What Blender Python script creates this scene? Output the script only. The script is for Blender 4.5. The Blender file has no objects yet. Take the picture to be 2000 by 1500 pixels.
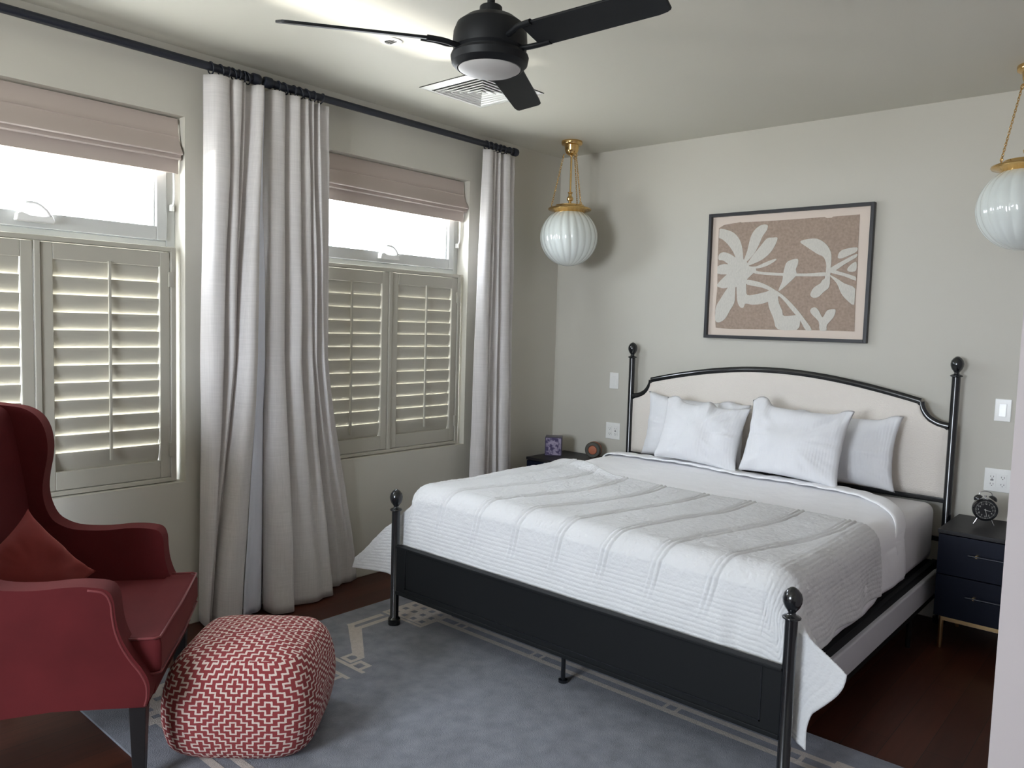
import bpy, bmesh, math, random
import numpy as np
from mathutils import Vector, Matrix
from mathutils.geometry import tessellate_polygon
random.seed(7); np.random.seed(7)
S = bpy.context.scene
PI = math.pi

# ------------------------------------------------------------------ camera
def make_camera():
    yaw, pitch, roll = 0.7197491, -0.0759519, 0.0292044
    cy, sy, cp, sp = math.cos(yaw), math.sin(yaw), math.cos(pitch), math.sin(pitch)
    F = Vector((-sy*cp, cy*cp, sp)); R = Vector((cy, sy, 0)); U = R.cross(F)
    cr, sr = math.cos(roll), math.sin(roll)
    R2 = cr*R + sr*U; U2 = -sr*R + cr*U
    cam = bpy.data.cameras.new('camera'); o = bpy.data.objects.new('camera', cam)
    S.collection.objects.link(o)
    m = Matrix((R2, U2, -F)).transposed().to_4x4()
    m.translation = Vector((3.678076, -4.682845, 1.532319))
    o.matrix_world = m
    cam.sensor_fit = 'HORIZONTAL'; cam.sensor_width = 36.0
    cam.lens = 1521.687/2000*36.0
    cam.clip_start = 0.05
    S.camera = o
make_camera()

# ------------------------------------------------------------------ daylight
W = bpy.data.worlds.new('world'); S.world = W; W.use_nodes = True
bg = W.node_tree.nodes['Background']
# pale overcast-bright sky above, sunlit paving below the horizon
bg.inputs[1].default_value = 1.0
_N, _L = W.node_tree.nodes, W.node_tree.links
_tc = _N.new('ShaderNodeTexCoord'); _sp = _N.new('ShaderNodeSeparateXYZ'); _L.new(_tc.outputs['Generated'], _sp.inputs[0])
_mr = _N.new('ShaderNodeMapRange'); _mr.inputs[1].default_value = -0.25; _mr.inputs[2].default_value = 0.05; _L.new(_sp.outputs[2], _mr.inputs[0])
_mx = _N.new('ShaderNodeMix'); _mx.data_type = 'RGBA'; _L.new(_mr.outputs[0], _mx.inputs[0])
_mx.inputs[6].default_value = (11.6, 11.9, 11.6, 1); _mx.inputs[7].default_value = (12.2, 13.4, 14.9, 1)
_L.new(_mx.outputs[2], bg.inputs[0])

def portal(name, loc, direction, sx, sy):
    l = bpy.data.lights.new(name, 'AREA'); l.shape = 'RECTANGLE'; l.size = sx; l.size_y = sy
    l.cycles.is_portal = True
    o = bpy.data.objects.new(name, l); S.collection.objects.link(o)
    o.location = loc
    o.rotation_euler = Vector(direction).to_track_quat('-Z', 'Y').to_euler()
# daylight enters through the two shuttered windows and an unseen window added behind the camera for its light
portal('window_daylight', (-0.27, -3.5065, 1.594), (1, 0, 0), 1.75, 1.227)
portal('window_daylight', (-0.27, -1.578, 1.594), (1, 0, 0), 1.75, 1.227)
portal('window_daylight', (1.9, -7.12, 1.625), (0, 1, 0), 1.6, 1.45)
# sunlight glancing up off a bright surface outside the left window onto the ceiling
gl = bpy.data.lights.new('reflected_sunlight', 'SPOT'); gl.energy = 7500; gl.color = (1.0, 0.97, 0.9); gl.shadow_soft_size = 0.30; gl.spot_size = math.radians(9); gl.spot_blend = 0.5
glo = bpy.data.objects.new('reflected_sunlight', gl); S.collection.objects.link(glo)
glo.location = (-6.3, -9.4, -1.95); glo.rotation_euler = (Vector((0.0, -3.45, 2.1))-Vector(glo.location)).to_track_quat('-Z', 'Y').to_euler()

vs = S.view_settings
vs.view_transform = 'Standard'; vs.look = 'None'; vs.gamma = 1.0; vs.use_curve_mapping = False
vs.exposure = 1.05
S.cycles.max_bounces = 10; S.cycles.diffuse_bounces = 6; S.cycles.transparent_max_bounces = 12

# ------------------------------------------------------------------ materials
def nt(m): return m.node_tree.nodes, m.node_tree.links
def mat(name, col, rough=0.6, metal=0.0, coat=0.0, sheen=0.0, spec=0.5, bump=None, var=None, emit=None):
    """bump=(kind, scale, strength, distance[, stretch]); var=(scale, amount) gentle colour variation of the material itself"""
    m = bpy.data.materials.new(name); m.use_nodes = True
    N, L = nt(m); b = N['Principled BSDF']
    b.inputs['Base Color'].default_value = (*col, 1)
    b.inputs['Roughness'].default_value = rough; b.inputs['Metallic'].default_value = metal
    b.inputs['Coat Weight'].default_value = coat; b.inputs['Coat Roughness'].default_value = 0.08
    b.inputs['Sheen Weight'].default_value = sheen; b.inputs['Sheen Roughness'].default_value = 0.35
    b.inputs['Specular IOR Level'].default_value = spec
    tc = N.new('ShaderNodeTexCoord')
    def mapped(stretch=(1, 1, 1)):
        mp = N.new('ShaderNodeMapping'); mp.inputs['Scale'].default_value = stretch
        L.new(tc.outputs['Object'], mp.inputs[0]); return mp
    if bump:
        kind, sc, st, di = bump[:4]; mp = mapped(bump[4] if len(bump) > 4 else (1, 1, 1))
        if kind == 'noise':
            t = N.new('ShaderNodeTexNoise'); t.inputs['Scale'].default_value = sc; t.inputs['Detail'].default_value = 4; out = t.outputs[0]
        elif kind == 'voronoi':
            t = N.new('ShaderNodeTexVoronoi'); t.inputs['Scale'].default_value = sc; out = t.outputs[0]
        elif kind == 'weave':
            t = N.new('ShaderNodeTexNoise'); t.inputs['Scale'].default_value = sc; t.inputs['Detail'].default_value = 3; out = t.outputs[0]
        L.new(mp.outputs[0], t.inputs['Vector'])
        bp = N.new('ShaderNodeBump'); bp.inputs['Strength'].default_value = st; bp.inputs['Distance'].default_value = di
        L.new(out, bp.inputs['Height']); L.new(bp.outputs[0], b.inputs['Normal'])
    if var:
        mp = mapped(var[2] if len(var) > 2 else (1, 1, 1))
        t = N.new('ShaderNodeTexNoise'); t.inputs['Scale'].default_value = var[0]; t.inputs['Detail'].default_value = 5
        L.new(mp.outputs[0], t.inputs['Vector'])
        r = N.new('ShaderNodeValToRGB')
        a = var[1]
        r.color_ramp.elements[0].position = 0.3; r.color_ramp.elements[1].position = 0.7
        r.color_ramp.elements[0].color = (*[c*(1-a) for c in col], 1)
        r.color_ramp.elements[1].color = (*[min(1, c*(1+a)) for c in col], 1)
        L.new(t.outputs[0], r.inputs[0]); L.new(r.outputs[0], b.inputs['Base Color'])
    if emit:
        b.inputs['Emission Color'].default_value = (*emit[:3], 1); b.inputs['Emission Strength'].default_value = emit[3]
    return m

M = {}
M['wall'] = mat('wall_paint', (0.565, 0.545, 0.485), 0.75, bump=('noise', 180, 0.08, 0.002))
M['ceiling'] = mat('ceiling_paint', (0.60, 0.585, 0.515), 0.6, bump=('noise', 120, 0.05, 0.002))
M['hall_wall'] = mat('pinkish_wall_paint', (0.52, 0.47, 0.475), 0.7, bump=('noise', 180, 0.06, 0.002))
M['trim'] = mat('trim_paint', (0.78, 0.77, 0.74), 0.45)
M['shutter'] = mat('shutter_paint', (0.44, 0.42, 0.36), 0.42)
M['vinyl'] = mat('window_vinyl', (0.54, 0.55, 0.54), 0.4)
M['white_plastic'] = mat('white_plastic', (0.85, 0.85, 0.83), 0.25)
M['duct'] = mat('grey_duct', (0.16, 0.16, 0.16), 0.7)
M['slot'] = mat('dark_slot', (0.02, 0.02, 0.02), 0.6)
M['black_metal'] = mat('black_lacquered_metal', (0.007, 0.008, 0.010), 0.22, coat=0.5)
M['footboard'] = mat('footboard_metal', (0.008, 0.009, 0.010), 0.5, spec=0.2)
M['rod'] = mat('curtain_rod_metal', (0.012, 0.015, 0.026), 0.4)
M['fan'] = mat('fan_black', (0.007, 0.008, 0.010), 0.5, spec=0.3)
M['lens'] = mat('frosted_lens', (0.62, 0.61, 0.60), 0.5)
M['gold'] = mat('polished_brass', (0.72, 0.48, 0.20), 0.18, metal=1.0)
M['satin_gold'] = mat('satin_brass', (0.72, 0.52, 0.27), 0.35, metal=1.0)
M['globe'] = mat('milk_glass', (0.70, 0.74, 0.72), 0.12, coat=0.5)
M['globe'].node_tree.nodes['Principled BSDF'].inputs['Subsurface Weight'].default_value = 0.25
M['globe'].node_tree.nodes['Principled BSDF'].inputs['Subsurface Radius'].default_value = (0.05, 0.05, 0.05)
M['sheet'] = mat('white_sheet', (0.90, 0.90, 0.92), 0.8, bump=('noise', 7, 0.35, 0.02))
M['pillowcase'] = mat('white_pillowcase', (0.74, 0.745, 0.765), 0.75, bump=('noise', 14, 0.3, 0.012))
M['quilt'] = mat('white_quilted_cotton', (0.68, 0.685, 0.695), 0.85, bump=('voronoi', 110, 0.35, 0.003))
M['mattress'] = mat('mattress_ticking', (0.72, 0.71, 0.72), 0.85)
M['cream'] = mat('cream_boucle', (0.76, 0.71, 0.65), 0.9, bump=('voronoi', 140, 0.6, 0.003))
M['rail_fabric'] = mat('pale_grey_upholstery', (0.62, 0.62, 0.66), 0.85, bump=('noise', 200, 0.2, 0.002))
M['velvet'] = mat('red_velvet', (0.090, 0.0095, 0.0115), 0.8, sheen=0.15, var=(5, 0.14), spec=0.2)
M['velvet'].node_tree.nodes['Principled BSDF'].inputs['Sheen Tint'].default_value = (1, 0.35, 0.3, 1)
M['piping'] = mat('red_piping', (0.15, 0.022, 0.024), 0.75, sheen=0.25)
M['pillow_velvet'] = mat('brick_red_velvet', (0.17, 0.025, 0.022), 0.8, sheen=0.3, var=(8, 0.12), spec=0.2)
M['pillow_velvet'].node_tree.nodes['Principled BSDF'].inputs['Sheen Tint'].default_value = (1, 0.4, 0.3, 1)
M['black_wood'] = mat('black_painted_wood', (0.012, 0.011, 0.012), 0.4)
M['nightstand_top'] = mat('nightstand_black_top', (0.016, 0.015, 0.017), 0.45, spec=0.3, var=(40, 0.25))
M['navy'] = mat('navy_black_lacquer', (0.004, 0.006, 0.016), 0.4, spec=0.2)
M['rug'] = mat('blue_grey_pile', (0.19, 0.20, 0.235), 0.95, sheen=0.2, bump=('noise', 260, 0.7, 0.006), var=(14, 0.20))
M['rug_line'] = mat('taupe_pile', (0.48, 0.43, 0.395), 0.95, sheen=0.2, bump=('noise', 260, 0.7, 0.006), var=(60, 0.10))
M['blind'] = mat('beige_shade_fabric', (0.47, 0.40, 0.36), 0.85, bump=('noise', 260, 0.15, 0.002, (1, 6, 1)))
M['frame_black'] = mat('black_picture_frame', (0.010, 0.010, 0.014), 0.4)
M['art_paper'] = mat('pale_pink_paper', (0.70, 0.60, 0.52), 0.9)
M['art_brown'] = mat('taupe_printed_linen', (0.355, 0.27, 0.215), 0.9, bump=('noise', 220, 0.3, 0.002), var=(70, 0.14))
M['art_cream'] = mat('undyed_linen', (0.60, 0.575, 0.52), 0.9, bump=('noise', 200, 0.4, 0.002, (4, 1, 1)), var=(60, 0.08, (5, 1, 1)))
M['lining'] = mat('curtain_lining', (0.70, 0.72, 0.80), 0.8)
M['clock_face'] = mat('black_clock_face', (0.012, 0.012, 0.014), 0.35)
M['clock_ink'] = mat('pale_clock_ink', (0.6, 0.6, 0.56), 0.6)
M['chrome'] = mat('nickel', (0.55, 0.55, 0.56), 0.2, metal=1.0)
M['orange'] = mat('burnt_orange_face', (0.42, 0.12, 0.05), 0.5)
M['olive'] = mat('dark_olive_ring', (0.06, 0.055, 0.04), 0.5)
M['box_frame'] = mat('dark_violet_edge', (0.05, 0.04, 0.08), 0.35)

def fabric_linen(name, col, trans):
    m = mat(name, col, 0.9, sheen=0.15)
    N, L = nt(m); b = N['Principled BSDF']; out = N['Material Output']
    tc = N.new('ShaderNodeTexCoord')
    vals = []
    for stx in ((260, 260, 5), (8, 8, 320)):
        mp = N.new('ShaderNodeMapping'); mp.inputs['Scale'].default_value = stx; L.new(tc.outputs['Object'], mp.inputs[0])
        t = N.new('ShaderNodeTexNoise'); t.inputs['Scale'].default_value = 1.0; t.inputs['Detail'].default_value = 2
        L.new(mp.outputs[0], t.inputs['Vector']); vals.append(t)
    ad = N.new('ShaderNodeMath'); ad.operation = 'ADD'; L.new(vals[0].outputs[0], ad.inputs[0]); L.new(vals[1].outputs[0], ad.inputs[1])
    r = N.new('ShaderNodeValToRGB'); r.color_ramp.elements[0].position = 0.35; r.color_ramp.elements[1].position = 0.65
    r.color_ramp.elements[0].color = (*[c*0.92 for c in col], 1); r.color_ramp.elements[1].color = (*[min(1, c*1.07) for c in col], 1)
    hf = N.new('ShaderNodeMath'); hf.operation = 'MULTIPLY'; hf.inputs[1].default_value = 0.5; L.new(ad.outputs[0], hf.inputs[0])
    L.new(hf.outputs[0], r.inputs[0]); L.new(r.outputs[0], b.inputs['Base Color'])
    bp = N.new('ShaderNodeBump'); bp.inputs['Strength'].default_value = 0.2; bp.inputs['Distance'].default_value = 0.002
    L.new(hf.outputs[0], bp.inputs['Height']); L.new(bp.outputs[0], b.inputs['Normal'])
    if trans > 0:
        tr = N.new('ShaderNodeBsdfTranslucent'); tr.inputs[0].default_value = (*col, 1)
        mx = N.new('ShaderNodeMixShader'); mx.inputs[0].default_value = trans
        L.new(b.outputs[0], mx.inputs[1]); L.new(tr.outputs[0], mx.inputs[2]); L.new(mx.outputs[0], out.inputs[0])
    return m
M['linen'] = fabric_linen('grey_linen', (0.63, 0.605, 0.60), 0.0)

def glass_mat():
    m = bpy.data.materials.new('window_glass'); m.use_nodes = True
    N, L = nt(m); N.remove(N['Principled BSDF']); out = N['Material Output']
    t = N.new('ShaderNodeBsdfTransparent'); g = N.new('ShaderNodeBsdfGlossy'); g.inputs['Roughness'].default_value = 0.02
    mx = N.new('ShaderNodeMixShader'); mx.inputs[0].default_value = 0.05; L.new(t.outputs[0], mx.inputs[1]); L.new(g.outputs[0], mx.inputs[2])
    L.new(mx.outputs[0], out.inputs[0]); return m
M['glass'] = glass_mat()

def wood_floor():
    m = mat('dark_cherry_planks', (0.05, 0.016, 0.010), 0.42, spec=0.3)
    N, L = nt(m); b = N['Principled BSDF']; tc = N.new('ShaderNodeTexCoord')
    mp = N.new('ShaderNodeMapping'); mp.inputs['Rotation'].default_value = (0, 0, PI/2); L.new(tc.outputs['Object'], mp.inputs[0])
    br = N.new('ShaderNodeTexBrick'); br.inputs['Scale'].default_value = 1.0
    br.inputs['Brick Width'].default_value = 1.3; br.inputs['Row Height'].default_value = 0.125; br.inputs['Mortar Size'].default_value = 0.0012
    br.inputs['Color1'].default_value = (0.075, 0.020, 0.010, 1); br.inputs['Color2'].default_value = (0.042, 0.011, 0.006, 1); br.inputs['Mortar'].default_value = (0.012, 0.005, 0.004, 1)
    L.new(mp.outputs[0], br.inputs['Vector'])
    mp2 = N.new('ShaderNodeMapping'); mp2.inputs['Scale'].default_value = (40, 2.2, 1); L.new(tc.outputs['Object'], mp2.inputs[0])
    n = N.new('ShaderNodeTexNoise'); n.inputs['Scale'].default_value = 1; n.inputs['Detail'].default_value = 6; L.new(mp2.outputs[0], n.inputs['Vector'])
    mr = N.new('ShaderNodeMapRange'); mr.inputs[3].default_value = 0.6; mr.inputs[4].default_value = 1.35; L.new(n.outputs[0], mr.inputs[0])
    mx = N.new('ShaderNodeMix'); mx.data_type = 'RGBA'; mx.blend_type = 'MULTIPLY'; mx.inputs[0].default_value = 1
    L.new(br.outputs[0], mx.inputs[6]); L.new(mr.outputs[0], mx.inputs[7]); L.new(mx.outputs[2], b.inputs['Base Color'])
    return m
M['floor'] = wood_floor()

def stripe_bump(m, scale, strength):
    """adds a fine woven stripe (from the UV map) to a cloth's bump"""
    N, L = nt(m); b = N['Principled BSDF']
    uv = N.new('ShaderNodeUVMap'); sp = N.new('ShaderNodeSeparateXYZ'); L.new(uv.outputs[0], sp.inputs[0])
    mu = N.new('ShaderNodeMath'); mu.operation = 'MULTIPLY'; mu.inputs[1].default_value = scale; L.new(sp.outputs[0], mu.inputs[0])
    si = N.new('ShaderNodeMath'); si.operation = 'SINE'; L.new(mu.outputs[0], si.inputs[0])
    bp = N.new('ShaderNodeBump'); bp.inputs['Strength'].default_value = strength; bp.inputs['Distance'].default_value = 0.003
    L.new(si.outputs[0], bp.inputs['Height'])
    old = [l for l in m.node_tree.links if l.to_socket == b.inputs['Normal']]
    if old: L.new(old[0].from_socket, bp.inputs['Normal'])
    L.new(bp.outputs[0], b.inputs['Normal'])
stripe_bump(M['pillowcase'], 2*PI/0.016, 0.14)

def fret_mat():
    """red and ivory stepped-diamond weave driven by the UV map (metres)"""
    m = mat('red_ivory_fret_weave', (0.3, 0.05, 0.05), 0.95, bump=('noise', 420, 0.6, 0.004))
    N, L = nt(m); b = N['Principled BSDF']
    uv = N.new('ShaderNodeUVMap')
    nz = N.new('ShaderNodeTexNoise'); nz.inputs['Scale'].default_value = 60
    L.new(uv.outputs[0], nz.inputs['Vector'])
    sep = N.new('ShaderNodeSeparateXYZ'); L.new(uv.outputs[0], sep.inputs[0])
    def math_(op, a, b_=None, c=None):
        n = N.new('ShaderNodeMath'); n.operation = op
        for i, v in enumerate((a, b_, c)):
            if v is None: continue
            if isinstance(v, (int, float)): n.inputs[i].default_value = v
            else: L.new(v, n.inputs[i])
        return n.outputs[0]
    wob = math_('MULTIPLY', math_('SUBTRACT', nz.outputs[0], 0.5), 0.3)
    X = math_('ADD', math_('MULTIPLY', sep.outputs[0], 1/0.0215), wob); Y = math_('ADD', math_('MULTIPLY', sep.outputs[1], 1/0.0145), wob)
    Px, Py = 6, 5
    def field(ox, oy):
        x = math_('ADD', X, ox); y = math_('ADD', Y, oy)
        def dist(ax, ay):
            fx = math_('SUBTRACT', math_('MODULO', math_('ADD', math_('FLOOR', math_('ADD', x, 0.5)), 1200 + ax), 2*Px), Px)
            fy = math_('SUBTRACT', math_('MODULO', math_('ADD', math_('FLOOR', math_('ADD', y, 0.5)), 1200 + ay), 2*Py), Py)
            return math_('ADD', math_('ABSOLUTE', fx), math_('ABSOLUTE', fy))
        da, db = dist(0, 0), dist(Px, Py)
        return math_('ADD', math_('FLOOR', math_('MULTIPLY', math_('MINIMUM', da, db), 0.5)), math_('MULTIPLY', math_('LESS_THAN', da, db), 10))
    w = 0.15; h = 0.19
    f = [field(w, h), field(-w, h), field(w, -h), field(-w, -h)]
    mxv = math_('MAXIMUM', math_('MAXIMUM', f[0], f[1]), math_('MAXIMUM', f[2], f[3]))
    mnv = math_('MINIMUM', math_('MINIMUM', f[0], f[1]), math_('MINIMUM', f[2], f[3]))
    line = math_('GREATER_THAN', math_('SUBTRACT', mxv, mnv), 0.5)
    mx = N.new('ShaderNodeMix'); mx.data_type = 'RGBA'; L.new(line, mx.inputs[0])
    mx.inputs[6].default_value = (0.24, 0.035, 0.038, 1); mx.inputs[7].default_value = (0.68, 0.56, 0.50, 1)
    L.new(mx.outputs[2], b.inputs['Base Color'])
    bp = N.new('ShaderNodeBump'); bp.inputs['Strength'].default_value = 0.5; bp.inputs['Distance'].default_value = 0.003
    L.new(line, bp.inputs['Height'])
    old = [l for l in m.node_tree.links if l.to_socket == b.inputs['Normal']]
    L.new(old[0].from_socket, bp.inputs['Normal']); L.new(bp.outputs[0], b.inputs['Normal'])
    return m
M['fret'] = fret_mat()

def print_mat():
    m = mat('violet_photo_print', (0.3, 0.25, 0.35), 0.3)
    N, L = nt(m); b = N['Principled BSDF']; tc = N.new('ShaderNodeTexCoord')
    n = N.new('ShaderNodeTexNoise'); n.inputs['Scale'].default_value = 42; n.inputs['Detail'].default_value = 5; L.new(tc.outputs['Object'], n.inputs['Vector'])
    r = N.new('ShaderNodeValToRGB'); e = r.color_ramp.elements
    e[0].color = (0.06, 0.045, 0.12, 1); e[1].color = (0.36, 0.31, 0.43, 1); e[0].position = 0.42; e[1].position = 0.58
    L.new(n.outputs[0], r.inputs[0]); L.new(r.outputs[0], b.inputs['Base Color']); return m
M['print'] = print_mat()

# ------------------------------------------------------------------ mesh helpers
def tag(o, label=None, cat=None, group=None, kind=None):
    if label: o['label'] = label
    if cat: o['category'] = cat
    if group: o['group'] = group
    if kind: o['kind'] = kind
    return o
def thing(name, label, cat, loc=(0, 0, 0), rz=0.0, group=None):
    o = bpy.data.objects.new(name, None); S.collection.objects.link(o)
    o.empty_display_size = 0.1
    o.location = loc; o.rotation_euler = (0, 0, rz); tag(o, label, cat, group); return o
def world_of(o):
    m = Matrix.Identity(4)
    while o:
        m = Matrix.LocRotScale(o.location, o.rotation_euler, None) @ m; o = o.parent
    return m
class MB:
    def __init__(s): s.v = []; s.f = []; s.m = []; s.uv = {}
    def add(s, vs, fs, mi=0):
        n = len(s.v); s.v += [tuple(v) for v in vs]; s.f += [tuple(i+n for i in f) for f in fs]; s.m += [mi]*len(fs); return s
    def box(s, x0, x1, y0, y1, z0, z1, mi=0, mat=None):
        vs = [Vector((x, y, z)) for x in (x0, x1) for y in (y0, y1) for z in (z0, z1)]
        if mat: vs = [mat @ v for v in vs]
        return s.add(vs, [(0,1,3,2),(4,6,7,5),(0,4,5,1),(2,3,7,6),(0,2,6,4),(1,5,7,3)], mi)
    def lathe(s, prof, c=(0, 0, 0), axis=(0, 0, 1), n=32, mi=0, rfun=None):
        q = Vector((0, 0, 1)).rotation_difference(Vector(axis)); c = Vector(c); vs = []; fs = []
        for (r, z) in prof:
            for k in range(n):
                a = 2*PI*k/n; rr = max(r, 1e-5)*(rfun(a, z) if rfun else 1)
                vs.append(c + q @ Vector((rr*math.cos(a), rr*math.sin(a), z)))
        for i in range(len(prof)-1):
            for k in range(n):
                fs.append((i*n+k, i*n+(k+1) % n, (i+1)*n+(k+1) % n, (i+1)*n+k))
        fs.append(tuple(range(n-1, -1, -1))); fs.append(tuple((len(prof)-1)*n+k for k in range(n)))
        return s.add(vs, fs, mi)
    def tube(s, pts, r, n=12, mi=0, closed=False, ry=None):
        pts = [Vector(p) for p in pts]; N_ = len(pts); vs = []; fs = []
        up = None
        for i, p in enumerate(pts):
            if closed: d = pts[(i+1) % N_] - pts[i-1]
            else: d = pts[min(i+1, N_-1)] - pts[max(i-1, 0)]
            d.normalize()
            if up is None:
                up = Vector((0, 0, 1)) if abs(d.z) < 0.9 else Vector((1, 0, 0))
            a = d.cross(up).normalized(); b = a.cross(d).normalized(); up = b
            ri = r[i] if isinstance(r, (list, tuple)) else r
            rj = ry if ry else ri
            for k in range(n):
                t = 2*PI*k/n; vs.append(p + a*math.cos(t)*ri + b*math.sin(t)*rj)
        R_ = N_ if closed else N_-1
        for i in range(R_):
            j = (i+1) % N_
            for k in range(n): fs.append((i*n+k, i*n+(k+1) % n, j*n+(k+1) % n, j*n+k))
        if not closed:
            fs.append(tuple(range(n-1, -1, -1))); fs.append(tuple((N_-1)*n+k for k in range(n)))
        return s.add(vs, fs, mi)
    def cyl(s, a, b, r, n=16, mi=0): return s.tube([a, b], r, n, mi)
    def prism(s, poly, d0, d1, fn, mi=0):
        """poly: 2D outline; fn(u, v, d) -> 3D point"""
        n = len(poly)
        vs = [fn(u, v, d0) for u, v in poly] + [fn(u, v, d1) for u, v in poly]
        tri = tessellate_polygon([[Vector((u, v, 0)) for u, v in poly]])
        fs = [tuple(t) for t in tri] + [tuple(i+n for i in reversed(t)) for t in tri]
        fs += [(i, (i+1) % n, (i+1) % n+n, i+n) for i in range(n)]
        return s.add(vs, fs, mi)
    def grid(s, P, mi=0, UV=None, closed_u=False):
        """P: array (nu, nv, 3)"""
        nu, nv = P.shape[:2]; base = len(s.v)
        vs = [tuple(map(float, P[i, j])) for i in range(nu) for j in range(nv)]
        fs = [(i*nv+j, (i+1)*nv+j, (i+1)*nv+j+1, i*nv+j+1) for i in range(nu-1) for j in range(nv-1)]
        if closed_u: fs += [((nu-1)*nv+j, j, j+1, (nu-1)*nv+j+1) for j in range(nv-1)]
        if UV is not None:
            for i in range(nu):
                for j in range(nv): s.uv[base+i*nv+j] = tuple(map(float, UV[i, j]))
        return s.add(vs, fs, mi)
    def build(s, name, mats, parent=None, smooth=False, bevel=0, seg=2, local=False, sub=0, solid=0, recalc=True, angle=40):
        me = bpy.data.meshes.new(name)
        mats = mats if isinstance(mats, (list, tuple)) else [mats]
        V = s.v; origin = None
        if parent is not None and not local:
            inv = world_of(parent).inverted(); V = [tuple(inv @ Vector(v)) for v in V]
        elif parent is None:
            xs, ys, zs = zip(*V); origin = Vector(((min(xs)+max(xs))/2, (min(ys)+max(ys))/2, min(zs)))
            V = [tuple(Vector(v)-origin) for v in V]
        me.from_pydata(V, [], s.f); me.update()
        for mm in mats: me.materials.append(M[mm] if isinstance(mm, str) else mm)
        me.polygons.foreach_set('material_index', s.m)
        if s.uv:
            ul = me.uv_layers.new(name='UVMap')
            for l in me.loops: ul.data[l.index].uv = s.uv.get(l.vertex_index, (0, 0))
        if recalc:
            bm = bmesh.new(); bm.from_mesh(me); bmesh.ops.recalc_face_normals(bm, faces=bm.faces); bm.to_mesh(me); bm.free()
        if smooth:
            me.polygons.foreach_set('use_smooth', [True]*len(me.polygons))
            if smooth == 'angle': me.set_sharp_from_angle(angle=math.radians(angle))
        o = bpy.data.objects.new(name, me); S.collection.objects.link(o)
        if parent is not None: o.parent = parent
        else: o.location = origin
        if solid:
            md = o.modifiers.new('solid', 'SOLIDIFY'); md.thickness = solid; md.offset = 0
        if bevel:
            md = o.modifiers.new('bevel', 'BEVEL'); md.width = bevel; md.segments = seg; md.limit_method = 'ANGLE'; md.angle_limit = math.radians(35)
            me.polygons.foreach_set('use_smooth', [True]*len(me.polygons))
            w = o.modifiers.new('wn', 'WEIGHTED_NORMAL'); w.keep_sharp = True
        if sub:
            md = o.modifiers.new('sub', 'SUBSURF'); md.levels = sub; md.render_levels = sub
        return o
def struct(name, mb, m, **k):
    o = mb.build(name, m, **k); o['kind'] = 'structure'; return o
def copy_tree(o, parent=None):
    c = o.copy(); S.collection.objects.link(c); c.parent = parent
    for ch in [x for x in o.children]: copy_tree(ch, c)
    return c
def crv(pts, n=12, closed=False):
    """Catmull-Rom through points of any dimension"""
    P = np.array(pts, float); out = []; N_ = len(P)
    for i in range(N_ if closed else N_-1):
        p0 = P[i-1] if (i > 0 or closed) else 2*P[0]-P[1]
        p1 = P[i]; p2 = P[(i+1) % N_]; p3 = P[(i+2) % N_] if (i+2 < N_ or closed) else 2*P[-1]-P[-2]
        for k in range(n):
            t = k/n
            out.append(0.5*((2*p1)+(-p0+p2)*t+(2*p0-5*p1+4*p2-p3)*t*t+(-p0+3*p1-3*p2+p3)*t**3))
    if not closed: out.append(P[-1])
    return np.array(out)
def vnoise(x, y, seed=0):
    """smooth value noise on numpy arrays, range about -1..1"""
    rs = np.random.RandomState(seed); T = rs.uniform(-1, 1, (64, 64))
    xi = np.floor(x).astype(int); yi = np.floor(y).astype(int); fx = x-xi; fy = y-yi
    fx = fx*fx*(3-2*fx); fy = fy*fy*(3-2*fy)
    g = lambda a, b: T[a % 64, b % 64]
    return (g(xi, yi)*(1-fx)+g(xi+1, yi)*fx)*(1-fy)+(g(xi, yi+1)*(1-fx)+g(xi+1, yi+1)*fx)*fy
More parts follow.
